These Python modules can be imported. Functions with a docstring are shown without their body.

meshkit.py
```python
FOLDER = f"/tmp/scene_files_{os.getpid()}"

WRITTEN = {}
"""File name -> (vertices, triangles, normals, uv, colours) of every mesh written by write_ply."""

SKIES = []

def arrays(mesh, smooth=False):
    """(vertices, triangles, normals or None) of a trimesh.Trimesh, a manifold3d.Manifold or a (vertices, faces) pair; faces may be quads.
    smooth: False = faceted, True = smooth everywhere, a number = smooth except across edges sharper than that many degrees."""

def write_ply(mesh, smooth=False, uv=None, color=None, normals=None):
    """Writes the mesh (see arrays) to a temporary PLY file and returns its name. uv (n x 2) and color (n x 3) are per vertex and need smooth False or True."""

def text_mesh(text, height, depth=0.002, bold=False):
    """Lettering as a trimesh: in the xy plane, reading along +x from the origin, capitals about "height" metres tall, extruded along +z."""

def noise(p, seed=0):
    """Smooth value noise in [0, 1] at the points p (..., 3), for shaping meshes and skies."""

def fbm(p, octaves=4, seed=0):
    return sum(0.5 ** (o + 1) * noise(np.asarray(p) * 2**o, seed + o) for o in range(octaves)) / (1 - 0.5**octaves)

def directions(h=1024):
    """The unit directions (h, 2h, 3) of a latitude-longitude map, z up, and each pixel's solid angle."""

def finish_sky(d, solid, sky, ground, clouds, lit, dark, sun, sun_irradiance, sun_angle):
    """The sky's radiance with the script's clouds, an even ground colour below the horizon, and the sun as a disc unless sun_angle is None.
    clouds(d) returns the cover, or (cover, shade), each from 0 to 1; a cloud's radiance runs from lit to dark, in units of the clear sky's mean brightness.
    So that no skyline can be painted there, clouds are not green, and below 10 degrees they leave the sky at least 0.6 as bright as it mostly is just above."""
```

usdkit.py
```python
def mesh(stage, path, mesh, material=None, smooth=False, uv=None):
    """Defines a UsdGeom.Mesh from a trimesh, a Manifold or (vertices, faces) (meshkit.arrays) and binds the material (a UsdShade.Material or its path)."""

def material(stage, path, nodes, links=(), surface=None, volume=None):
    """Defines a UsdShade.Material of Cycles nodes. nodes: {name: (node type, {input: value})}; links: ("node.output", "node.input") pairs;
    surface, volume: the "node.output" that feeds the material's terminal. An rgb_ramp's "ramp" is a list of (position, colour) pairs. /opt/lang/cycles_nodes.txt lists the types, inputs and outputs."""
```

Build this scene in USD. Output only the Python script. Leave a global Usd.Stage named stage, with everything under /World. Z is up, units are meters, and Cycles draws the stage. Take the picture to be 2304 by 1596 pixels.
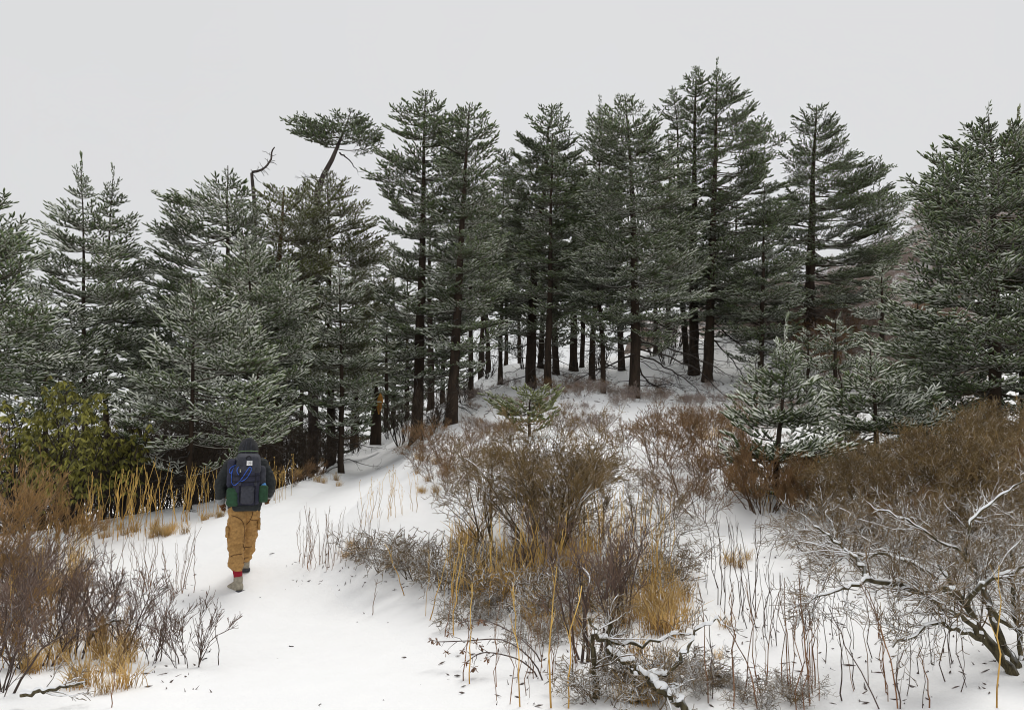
import math
import numpy as np
import trimesh
import manifold3d as m3
import meshkit
import usdkit
from scipy.interpolate import RBFInterpolator
from pxr import Gf, Sdf, Usd, UsdGeom, UsdLux, UsdShade, Vt

stage = Usd.Stage.CreateInMemory()
UsdGeom.SetStageUpAxis(stage, 'Z')
UsdGeom.SetStageMetersPerUnit(stage, 1.0)
UsdGeom.Xform.Define(stage, '/World')
UsdGeom.Scope.Define(stage, '/World/Looks')

# ------------------------------------------------------------------ camera
EYE = np.array([0.0, 0.0, 1.6])
PITCH = math.atan((1004.0 - 798.0) / 1843.0)
APERTURE, FPX, PW, PH = 36.0, 1843.0, 2304.0, 1596.5
cam = UsdGeom.Camera.Define(stage, '/World/camera')
cam.CreateHorizontalApertureAttr(APERTURE)
cam.CreateVerticalApertureAttr(APERTURE * 709 / 1024)
cam.CreateFocalLengthAttr(APERTURE * FPX / PW)
cam.CreateClippingRangeAttr(Gf.Vec2f(0.05, 3000))
cam.CreateExposureAttr(1.0)
cam.AddTranslateOp().Set(Gf.Vec3d(*EYE))
cam.AddRotateXOp().Set(90.0 + math.degrees(PITCH))

# ------------------------------------------------------------------ overcast sky and soft sun
SUN_EL, SUN_AZ = math.radians(60), math.radians(25)          # azimuth from +y towards +x
dome = UsdLux.DomeLight.Define(stage, '/World/sky')
dome.GetPrim().SetCustomDataByKey('label', 'pale grey overcast sky')
dome.GetPrim().SetCustomDataByKey('category', 'sky')
dome.GetPrim().SetCustomDataByKey('kind', 'structure')
sky_mat = usdkit.material(stage, '/World/Looks/overcast_sky', {
    'sky': ('sky_texture', {'sky_type': 'single_scattering', 'sun_disc': False, 'sun_elevation': SUN_EL, 'sun_rotation': SUN_AZ}),
    'co': ('texture_coordinate', {}),
    'n': ('noise_texture', {'scale': 1.6, 'detail': 4.0, 'roughness': 0.5}),
    'cl': ('rgb_ramp', {'ramp': [(0.3, (3.55, 3.55, 3.55)), (0.7, (3.68, 3.68, 3.68))]}),
    'mix': ('mix_color', {'fac': 0.97}),
    'bg': ('background_shader', {'strength': 0.1}),
}, [('co.generated', 'n.vector'), ('n.fac', 'cl.fac'), ('sky.color', 'mix.a'), ('cl.color', 'mix.b'), ('mix.result', 'bg.color')], surface='bg.background')
UsdShade.MaterialBindingAPI.Apply(dome.GetPrim()).Bind(sky_mat)
sun = UsdLux.DistantLight.Define(stage, '/World/sun')
sun.CreateIntensityAttr(0.20)
sun.CreateAngleAttr(28.0)
sun.CreateNormalizeAttr(True)
sun.CreateColorAttr(Gf.Vec3f(1.0, 0.97, 0.92))
sun.AddRotateZOp().Set(-math.degrees(SUN_AZ))
sun.AddRotateXOp().Set(-(90.0 - math.degrees(SUN_EL)))        # -z of the light points from the sun to the ground

# ------------------------------------------------------------------ pixel helpers (picture 2304 x 1596)
CP, SP = math.cos(PITCH), math.sin(PITCH)


def ray(px, py):
    xr, yr = (px - PW / 2) / FPX, -(py - PH / 2) / FPX
    return np.array([xr, CP - SP * yr, SP + CP * yr])


def at(px, py, Y):
    d = ray(px, py)
    return EYE + d * (Y / d[1])


# ------------------------------------------------------------------ ground
ctrl = [(-3, 5, 0), (0, 5, 0), (3, 5, 0.0), (6, 5, 0.25), (-6, 5, 0.05), (-3, 1, 0), (3, 1, 0), (0, -4, 0), (-7, 0, 0), (7, 0, 0.2), (-12, 3, -0.6), (12, 3, 1.0),
        (-3.0, 9.07, 0.0), (-1.5, 9, 0.02), (-4.5, 9.2, 0.08),
        (-9, 12, 0.15), (-10, 15, -0.4), (-13, 20, -1.4), (-18, 28, -4), (-28, 38, -9), (-20, 12, -3), (-30, 20, -7),
        (-6, 26, 0.6), (-7, 32, -1.0), (-3.5, 29, 1.6), (-8, 40, -4), (0, 36, 3.2), (0, 45, 0.5), (8, 42, 3.6), (12, 36, 6.2), (18, 40, 7.5), (24, 30, 8.0), (26, 15, 5.0), (16, 10, 2.2), (20, 45, 7.5), (-3, 45, -3)]
for px, py, Y in [(156, 1236, 11.2), (320, 1190, 11.8), (480, 1165, 12.2), (640, 1128, 13.0), (800, 1072, 14.5), (425, 1135, 14.2), (620, 1103, 19), (705, 1072, 21),
                  (870, 985, 22), (845, 1040, 18), (1060, 1010, 13), (1280, 876, 20), (1420, 895, 21), (1195, 852, 25.5), (1130, 822, 28), (1296, 828, 28),
                  (1575, 852, 25), (1825, 740, 29), (1920, 768, 29), (1020, 962, 18), (936, 1002, 17), (1060, 886, 24), (1632, 1200, 9.5), (1709, 1090, 11.5),
                  (2208, 1496, 6), (2150, 985, 14), (2300, 880, 20), (1450, 960, 16), (900, 1190, 10.2), (1150, 1240, 9.0), (1850, 1250, 8.6)]:
    ctrl.append(tuple(at(px, py, Y)))
ctrl = np.array(ctrl, float)
_rbf = RBFInterpolator(ctrl[:, :2], ctrl[:, 2], kernel='thin_plate_spline', smoothing=0.3)


def ground(xy):
    xy = np.atleast_2d(np.asarray(xy, float))[:, :2]
    q = np.clip(xy, [-32, -8], [28, 48])
    z = _rbf(q)
    d = np.hypot(xy[:, 0] - q[:, 0], xy[:, 1] - q[:, 1])
    z = z - 0.10 * d * (d < 200) - 20.0 * (d >= 200)
    p = np.column_stack([xy, np.zeros(len(xy))])
    return z + 0.10 * (meshkit.fbm(p * 0.7, 3, 4) - 0.5) + 0.025 * (meshkit.fbm(p * 3.1, 2, 9) - 0.5)


def gz(x, y):
    return float(ground([[x, y]])[0])


def gp(px, py, far=60.0):
    """The ground point seen at a pixel: the first crossing along the ray."""
    d = ray(px, py)
    t = np.concatenate([np.arange(3.0, 14, 0.04), np.arange(14.0, far, 0.12)]) / d[1]
    P = EYE + t[:, None] * d
    h = P[:, 2] - ground(P)
    k = np.nonzero(h < 0)[0]
    i = k[0] if len(k) else int(np.argmin(h))
    return P[i]


# ------------------------------------------------------------------ prims
used = {}


def numbered(path):
    n = used.get(path, -1) + 1
    used[path] = n
    return path if n == 0 else f'{path}_{n:03d}'


def tag(prim, label=None, cat=None, group=None, kind=None):
    for k, v in (('label', label), ('category', cat), ('group', group), ('kind', kind)):
        if v:
            prim.SetCustomDataByKey(k, v)
    return prim


def thing(name, label, cat, loc=(0, 0, 0), rz=0.0, scale=None, group=None, kind=None):
    x = UsdGeom.Xform.Define(stage, numbered('/World/' + name))
    x.AddTranslateOp().Set(Gf.Vec3d(*map(float, loc)))
    x.AddRotateZOp().Set(float(rz))
    if scale is not None:
        x.AddScaleOp().Set(Gf.Vec3f(*( [float(scale)] * 3)))
    return tag(x.GetPrim(), label, cat, group, kind)


def copy_of(src, label, loc, rz=0.0, scale=1.0, group=None):
    d = src.GetCustomData()
    name = src.GetName()
    while name[-4:-3] == '_' and name[-3:].isdigit():
        name = name[:-4]
    x = UsdGeom.Xform.Define(stage, numbered('/World/' + name))
    p = x.GetPrim()
    p.GetReferences().AddInternalReference(src.GetPath())
    x.ClearXformOpOrder()
    x.AddTranslateOp().Set(Gf.Vec3d(*map(float, loc)))
    x.AddRotateZOp().Set(float(rz))
    if x.GetPrim().HasAttribute('xformOp:scale'):
        x.GetPrim().GetAttribute('xformOp:scale').Set(Gf.Vec3f(*([float(scale)] * 3)))
        x.SetXformOpOrder([UsdGeom.XformOp(p.GetAttribute(a)) for a in ('xformOp:translate', 'xformOp:rotateZ', 'xformOp:scale')])
    else:
        x.AddScaleOp().Set(Gf.Vec3f(*([float(scale)] * 3)))
    tag(p, label, d.get('category'), group or d.get('group'))
    p.SetInstanceable(True)
    return p


def put(parent, name, V, F, mat, N=None, tint=None, label=None, kind=None, cat=None, group=None):
    """One mesh prim below parent (a prim, or None for /World)."""
    path = numbered((str(parent.GetPath()) if parent else '/World') + '/' + name)
    m = UsdGeom.Mesh.Define(stage, path)
    V = np.asarray(V, np.float32)
    F = np.asarray(F, np.int32)
    m.CreatePointsAttr(Vt.Vec3fArray.FromNumpy(np.ascontiguousarray(V)))
    m.CreateFaceVertexCountsAttr(Vt.IntArray.FromNumpy(np.full(len(F), F.shape[1], np.int32)))
    m.CreateFaceVertexIndicesAttr(Vt.IntArray.FromNumpy(np.ascontiguousarray(F.ravel())))
    m.CreateSubdivisionSchemeAttr('none')
    if N is not None:
        m.CreateNormalsAttr(Vt.Vec3fArray.FromNumpy(np.ascontiguousarray(N, dtype=np.float32)))
        m.SetNormalsInterpolation('vertex')
    if tint is not None:
        UsdGeom.PrimvarsAPI(m).CreatePrimvar('tint', Sdf.ValueTypeNames.FloatArray, 'vertex').Set(Vt.FloatArray.FromNumpy(np.asarray(tint, np.float32)))
    if mat is not None:
        UsdShade.MaterialBindingAPI.Apply(m.GetPrim()).Bind(mat)
    return tag(m.GetPrim(), label, cat, group, kind)


def put_mesh(parent, name, mesh, mat, smooth=40, **kw):
    v, f, n = meshkit.arrays(mesh, smooth)
    return put(parent, name, v, f, mat, n, **kw)


def join(parts):
    """[(V, F, N, T)] joined."""
    at_, v, f, n, t = 0, [], [], [], []
    for V, F, N, T in parts:
        v.append(V); f.append(F + at_); n.append(N); t.append(T)
        at_ += len(V)
    return np.vstack(v), np.vstack(f), np.vstack(n), np.concatenate(t)


def tubes(P, R, sides=4, tint=0.0, jitter=0.0, rng=None, flat=1.0):
    """m tubes at once. P (m, n, 3), R (m, n); tint scalar, (m,) or (m, n). Ends are drawn to a point. Returns quads as triangles."""
    P, R = np.asarray(P, float), np.asarray(R, float)
    m, n, _ = P.shape
    T = np.gradient(P, axis=1)
    T /= np.linalg.norm(T, axis=2, keepdims=True) + 1e-12
    mean = T.mean(1)
    ref = np.where(np.abs(mean[:, 2:3]) < 0.85, np.array([[0, 0, 1.0]]), np.array([[1.0, 0, 0]]))[:, None, :]
    A = np.cross(T, ref)
    A /= np.linalg.norm(A, axis=2, keepdims=True) + 1e-12
    B = np.cross(T, A)
    ang = np.arange(sides) * 2 * np.pi / sides + np.pi / sides * (sides == 4) * 0 + np.pi / 2
    rad = np.cos(ang)[None, None, :, None] * A[:, :, None] + np.sin(ang)[None, None, :, None] * B[:, :, None] * flat
    rr = R[:, :, None, None]
    if jitter:
        rr = rr * (1 + jitter * (rng.random((m, n, sides, 1)) * 2 - 1))
    V = P[:, :, None] + rr * rad
    N = rad / (np.linalg.norm(rad, axis=3, keepdims=True) + 1e-12)
    i, j = np.meshgrid(np.arange(n - 1), np.arange(sides), indexing='ij')
    a, b = i * sides + j, i * sides + (j + 1) % sides
    q = np.stack([a, b, b + sides, a + sides], -1).reshape(-1, 4)
    tri = np.vstack([q[:, [0, 1, 2]], q[:, [0, 2, 3]]])
    F = (tri[None] + (np.arange(m) * n * sides)[:, None, None]).reshape(-1, 3)
    t = np.asarray(tint, float)
    if t.ndim == 1:
        t = t[:, None]
    t = np.broadcast_to(t, (m, n))
    return V.reshape(-1, 3), F, N.reshape(-1, 3), np.repeat(t.ravel(), sides)


def spline(pts, n):
    """A smooth polyline with n points through pts."""
    p = np.asarray(pts, float)
    s = np.concatenate([[0], np.cumsum(np.linalg.norm(np.diff(p, axis=0), axis=1))])
    q = np.linspace(0, s[-1], n)
    if len(p) < 3:
        return np.column_stack([np.interp(q, s, p[:, k]) for k in range(3)])
    from scipy.interpolate import PchipInterpolator
    return PchipInterpolator(s, p)(q)


def unit(v):
    return v / (np.linalg.norm(v, axis=-1, keepdims=True) + 1e-12)


def grow(rng, P, R, per, t0, t1, angle, length, ratio, n=4, up=0.15, wig=0.12, spread=None, taper=0.35, shrink=0.5, flat=None):
    """Side shoots on polylines P (m, k, 3): per shoots each between t0 and t1 of the parent, leaving it at about angle (rad)."""
    m, k, _ = P.shape
    idx = np.repeat(np.arange(m), per)
    c = len(idx)
    t = t0 + (t1 - t0) * rng.random(c)
    s = t * (k - 1)
    i = np.clip(s.astype(int), 0, k - 2)
    f = (s - i)[:, None]
    base = P[idx, i] * (1 - f) + P[idx, i + 1] * f
    r0 = (R[idx, i] * (1 - f[:, 0]) + R[idx, i + 1] * f[:, 0]) * ratio
    tan = unit(P[idx, i + 1] - P[idx, i])
    side = rng.normal(size=(c, 3))
    if flat is not None:
        side[:, 2] *= flat
    side = unit(side - (side * tan).sum(1, keepdims=True) * tan)
    a = angle * (0.7 + 0.6 * rng.random((c, 1)))
    d = unit(tan * np.cos(a) + side * np.sin(a) + np.array([0, 0, up]))
    L = length * (0.55 + 0.75 * rng.random(c)) * (1 - shrink * t)
    q = np.linspace(0, 1, n)
    bend = rng.normal(size=(c, 1, 3)) * wig
    bend[:, :, 2] += up * 0.6
    Q = base[:, None] + L[:, None, None] * (q[None, :, None] * d[:, None] + (q ** 2)[None, :, None] * bend * 0.8)
    Q[:, 1:-1] += rng.normal(size=(c, n - 2, 3)) * (L * wig * 0.18)[:, None, None]
    RR = r0[:, None] * (1 - (1 - taper) * q)[None]
    return Q, RR, t


# ------------------------------------------------------------------ materials
def M(name, nodes, links, surface='p.BSDF'):
    return usdkit.material(stage, '/World/Looks/' + name, nodes, links, surface=surface)


def snow_nodes(lo, hi, amount, noise_scale, white=(0.80, 0.82, 0.84), nlo=0.35, nhi=0.6, top=None):
    """Nodes that lay snow on faces that look up; the noise leaves gaps."""
    n = {'geo': ('geometry', {}), 'sep': ('separate_xyz', {}), 'up': ('map_range', {'from_min': lo, 'from_max': hi, 'clamp': True}),
         'sn': ('noise_texture', {'scale': noise_scale, 'detail': 2.0}), 'snr': ('map_range', {'from_min': nlo, 'from_max': nhi, 'clamp': True}),
         'mul': ('math', {'math_type': 'multiply'}), 'amt': ('math', {'math_type': 'multiply', 'value2': amount}),
         'cmix': ('mix_color', {'b': white})}
    l = [('geo.normal', 'sep.vector'), ('sep.z', 'up.value'), ('geo.position', 'sn.vector'), ('sn.fac', 'snr.value'), ('up.result', 'mul.value1'), ('snr.result', 'mul.value2'),
         ('mul.value', 'amt.value1')]
    if top:
        n.update({'psep': ('separate_xyz', {}), 'hgt': ('map_range', {'from_min': top[0], 'from_max': top[1], 'to_min': 1.0, 'to_max': top[2], 'clamp': True}), 'am2': ('math', {'math_type': 'multiply'})})
        l += [('geo.position', 'psep.vector'), ('psep.z', 'hgt.value'), ('amt.value', 'am2.value1'), ('hgt.result', 'am2.value2'), ('am2.value', 'cmix.fac')]
    else:
        l.append(('amt.value', 'cmix.fac'))
    return n, l


def foliage(name, amount, tones, top=None, lo=-0.35, hi=0.40):
    n, l = snow_nodes(lo, hi, amount, 1.9, top=top, white=(0.80, 0.82, 0.74), nlo=0.31, nhi=0.54)
    n.update({'at': ('attribute', {'attribute': 'tint'}), 'rp': ('rgb_ramp', {'ramp': tones}),
              'vn': ('noise_texture', {'scale': 0.9, 'detail': 2.0}), 'vr': ('map_range', {'from_min': 0.3, 'from_max': 0.7, 'to_min': 0.6, 'to_max': 1.4}),
              'vm': ('mix_color', {'blend_type': 'multiply', 'fac': 1.0}),
              'p': ('principled_bsdf', {'roughness': 0.75, 'specular_ior_level': 0.25})})
    l += [('at.fac', 'rp.fac'), ('geo.position', 'vn.vector'), ('vn.fac', 'vr.value'), ('rp.color', 'vm.a'), ('vr.result', 'vm.b'), ('vm.result', 'cmix.a'), ('cmix.result', 'p.base_color')]
    return M(name, n, l)


TONES = [(0, (0.050, 0.034, 0.020)), (0.3, (0.042, 0.036, 0.018)), (0.5, (0.044, 0.060, 0.026)), (0.75, (0.080, 0.112, 0.046)), (1, (0.19, 0.225, 0.085))]
TONES_WARM = [(0, (0.075, 0.050, 0.030)), (0.25, (0.065, 0.050, 0.022)), (0.55, (0.070, 0.075, 0.026)), (0.8, (0.12, 0.135, 0.045)), (1, (0.22, 0.23, 0.075))]
MAT = {}
MAT['fir_dusted'] = foliage('fir_needles_dusted', 0.88, TONES, top=(4.5, 10.0, 0.38))
MAT['fir_snowy'] = foliage('fir_needles_snowy', 1.0, TONES, top=(5.0, 9.5, 0.60))
MAT['fir_warm'] = foliage('fir_needles_olive', 0.85, TONES_WARM, top=(4.0, 9.0, 0.5))
MAT['fir_green'] = foliage('fir_needles_fresh', 0.45, [(0, (0.06, 0.05, 0.03)), (0.4, (0.06, 0.07, 0.022)), (1, (0.17, 0.19, 0.06))])


def bark(name, c0, c1, snow=0.0, scale=9.0):
    n, l = snow_nodes(0.45, 0.85, snow, 7.0, nlo=0.3, nhi=0.5)
    n.update({'map': ('mapping', {'scale': (1.0, 1.0, 0.28)}), 'bn': ('noise_texture', {'scale': scale, 'detail': 5.0, 'roughness': 0.65}),
              'br': ('rgb_ramp', {'ramp': [(0.32, c0), (0.68, c1)]}), 'bp': ('bump', {'strength': 0.9, 'distance': 0.03}),
              'p': ('principled_bsdf', {'roughness': 0.9, 'specular_ior_level': 0.2})})
    l += [('geo.position', 'map.vector'), ('map.vector', 'bn.vector'), ('bn.fac', 'br.fac'), ('br.color', 'cmix.a'), ('bn.fac', 'bp.height'), ('bp.normal', 'p.normal'), ('cmix.result', 'p.base_color')]
    return M(name, n, l)


MAT['bark'] = bark('fir_bark', (0.016, 0.012, 0.009), (0.058, 0.040, 0.028))
MAT['bark_red'] = bark('red_brown_bark', (0.035, 0.020, 0.012), (0.15, 0.085, 0.045))
MAT['dead'] = bark('dead_wood', (0.030, 0.024, 0.024), (0.10, 0.080, 0.070), 0.2)
MAT['gnarl'] = bark('mossy_shrub_bark', (0.030, 0.024, 0.015), (0.13, 0.11, 0.060), 0.55, 40.0)
MAT['orange'] = bark('torn_orange_wood', (0.30, 0.13, 0.025), (0.52, 0.27, 0.06), 0.0, 14.0)


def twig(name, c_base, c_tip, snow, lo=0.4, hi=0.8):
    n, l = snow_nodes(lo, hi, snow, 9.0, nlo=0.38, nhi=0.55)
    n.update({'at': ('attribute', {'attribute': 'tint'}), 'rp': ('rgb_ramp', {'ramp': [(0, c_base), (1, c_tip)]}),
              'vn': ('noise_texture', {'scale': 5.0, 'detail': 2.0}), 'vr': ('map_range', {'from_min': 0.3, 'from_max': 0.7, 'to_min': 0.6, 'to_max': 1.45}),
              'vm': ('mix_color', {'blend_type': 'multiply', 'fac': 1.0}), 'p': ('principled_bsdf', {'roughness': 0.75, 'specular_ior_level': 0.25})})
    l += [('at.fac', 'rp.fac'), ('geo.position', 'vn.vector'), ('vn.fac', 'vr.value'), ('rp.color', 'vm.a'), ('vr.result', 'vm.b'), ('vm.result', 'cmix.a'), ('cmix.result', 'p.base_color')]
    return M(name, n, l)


MAT['twig_brown'] = twig('brown_twigs', (0.060, 0.044, 0.028), (0.215, 0.145, 0.060), 0.6)
MAT['twig_rust'] = twig('rust_twigs', (0.080, 0.048, 0.028), (0.205, 0.120, 0.054), 0.4)
MAT['twig_orange'] = twig('orange_twigs', (0.085, 0.052, 0.028), (0.30, 0.175, 0.062), 0.25)
MAT['twig_grey'] = twig('grey_twigs', (0.16, 0.12, 0.10), (0.30, 0.235, 0.20), 0.6)
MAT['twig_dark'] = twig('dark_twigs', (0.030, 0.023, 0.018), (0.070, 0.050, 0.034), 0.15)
MAT['twig_purple'] = twig('purple_brown_twigs', (0.060, 0.042, 0.036), (0.15, 0.098, 0.072), 0.45)
MAT['twig_snowy'] = twig('snow_laden_twigs', (0.070, 0.050, 0.032), (0.19, 0.13, 0.062), 1.0, 0.12, 0.5)
MAT['stalk_yellow'] = twig('yellow_dry_stalks', (0.40, 0.225, 0.055), (0.62, 0.41, 0.12), 0.10)
MAT['stalk_brown'] = twig('red_brown_stalks', (0.20, 0.095, 0.045), (0.17, 0.11, 0.070), 0.15)
MAT['stalk_dark'] = twig('dark_dry_stalks', (0.085, 0.062, 0.055), (0.11, 0.080, 0.065), 0.20)
MAT['grass'] = twig('dry_orange_grass', (0.36, 0.21, 0.065), (0.62, 0.43, 0.17), 0.45, 0.3, 0.8)


def snow_mat(name, c, strength=0.35):
    return M(name, {'geo': ('geometry', {}), 'a': ('noise_texture', {'scale': 3.0, 'detail': 6.0, 'roughness': 0.6}), 'b': ('noise_texture', {'scale': 60.0, 'detail': 3.0}),
                    'add': ('math', {'math_type': 'multiply_add', 'value2': 0.12}), 'bp': ('bump', {'strength': strength, 'distance': 0.05}),
                    'cr': ('rgb_ramp', {'ramp': [(0.3, tuple(x * 0.97 for x in c)), (0.7, c)]}),
                    'p': ('principled_bsdf', {'roughness': 0.85, 'specular_ior_level': 0.2})},
             [('geo.position', 'a.vector'), ('geo.position', 'b.vector'), ('b.fac', 'add.value1'), ('a.fac', 'add.value3'), ('add.value', 'bp.height'), ('a.fac', 'cr.fac'), ('bp.normal', 'p.normal'), ('cr.color', 'p.base_color')])


MAT['snow'] = snow_mat('fresh_snow', (0.905, 0.91, 0.915))
MAT['snow_path'] = snow_mat('trodden_snow', (0.90, 0.905, 0.91), 0.45)
MAT['snow_cap'] = snow_mat('snow_on_branches', (0.88, 0.89, 0.905), 0.2)

# ------------------------------------------------------------------ ground sheet and path
def graded(lo, hi, fine_lo, fine_hi, step, growth=1.09):
    mid = list(np.arange(fine_lo, fine_hi + 1e-6, step))
    up, s = [fine_hi], step
    while up[-1] < hi:
        s *= growth
        up.append(up[-1] + s)
    dn, s = [fine_lo], step
    while dn[-1] > lo:
        s *= growth
        dn.append(dn[-1] - s)
    return np.array(dn[::-1][:-1] + mid + up[1:])


pc = np.array([gp(*p) for p in [(735, 1580), (640, 1430), (575, 1320), (590, 1240), (660, 1175), (760, 1105), (838, 1045), (868, 988)]])
pc = np.vstack([[pc[0][0] + 0.35, 1.0, 0], pc])
pcl = spline(pc, 160)
from scipy.spatial import cKDTree
_tree, _plain = cKDTree(pcl[:, :2]), ground


def ground(xy):
    """The slope with the footpath worn into it."""
    xy = np.atleast_2d(np.asarray(xy, float))[:, :2]
    d, _ = _tree.query(xy)
    wear = np.interp(xy[:, 1], [8.0, 12.0, 15.0], [0.02, 0.10, 0.20])
    return _plain(xy) - wear * np.exp(-(d / 0.75) ** 4) + 0.45 * wear * np.exp(-((d - 1.25) / 0.40) ** 2)


GX, GY = graded(-900, 900, -8, 8, 0.085, 1.06), graded(-60, 1500, 3.5, 17, 0.085, 1.05)
gxx, gyy = np.meshgrid(GX, GY)
gpts = np.column_stack([gxx.ravel(), gyy.ravel()])
gzz = ground(gpts).reshape(gxx.shape)
ny, nx = gxx.shape
ii, jj = np.meshgrid(np.arange(ny - 1), np.arange(nx - 1), indexing='ij')
a_ = ii * nx + jj
gq = np.stack([a_, a_ + 1, a_ + nx + 1, a_ + nx], -1).reshape(-1, 4)
gV = np.column_stack([gpts, gzz.ravel()])
gN = np.dstack([-np.gradient(gzz, GX, axis=1), -np.gradient(gzz, GY, axis=0), np.ones_like(gzz)]).reshape(-1, 3)
put(None, 'snow_ground', gV, gq, MAT['snow'], unit(gN), label='snow covered hillside around the trail and under the trees', cat='ground', kind='structure')

from scipy.interpolate import RegularGridInterpolator
_gi = RegularGridInterpolator((GY, GX), gzz, bounds_error=False, fill_value=None)
pt = unit(np.gradient(pcl, axis=0))
pn = np.column_stack([pt[:, 1], -pt[:, 0], np.zeros(len(pt))])
hw = np.interp(np.linspace(0, 1, 160), [0, 0.3, 0.6, 1], [0.95, 0.85, 0.62, 0.5])
PS = []
for k, u in enumerate(np.linspace(-1, 1, 15)):
    wob = 1 + 0.22 * (meshkit.fbm(np.column_stack([pcl[:, :2] * 1.3, np.full(160, u > 0)]), 2, 5) - 0.5) * abs(u)
    q = pcl + pn * (u * hw * wob)[:, None]
    PS.append(np.column_stack([q[:, :2], _gi(q[:, [1, 0]]) + 0.008 - 0.009 * abs(u) ** 3]))
PS = np.array(PS)
ii, jj = np.meshgrid(np.arange(14), np.arange(159), indexing='ij')
a_ = ii * 160 + jj
put(None, 'snow_path', PS.reshape(-1, 3), np.stack([a_, a_ + 160, a_ + 161, a_ + 1], -1).reshape(-1, 4), MAT['snow_path'], np.tile([0, 0, 1.0], (15 * 160, 1)),
    label='snow covered footpath that curves past the hiker into the forest', cat='path', kind='structure')


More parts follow.
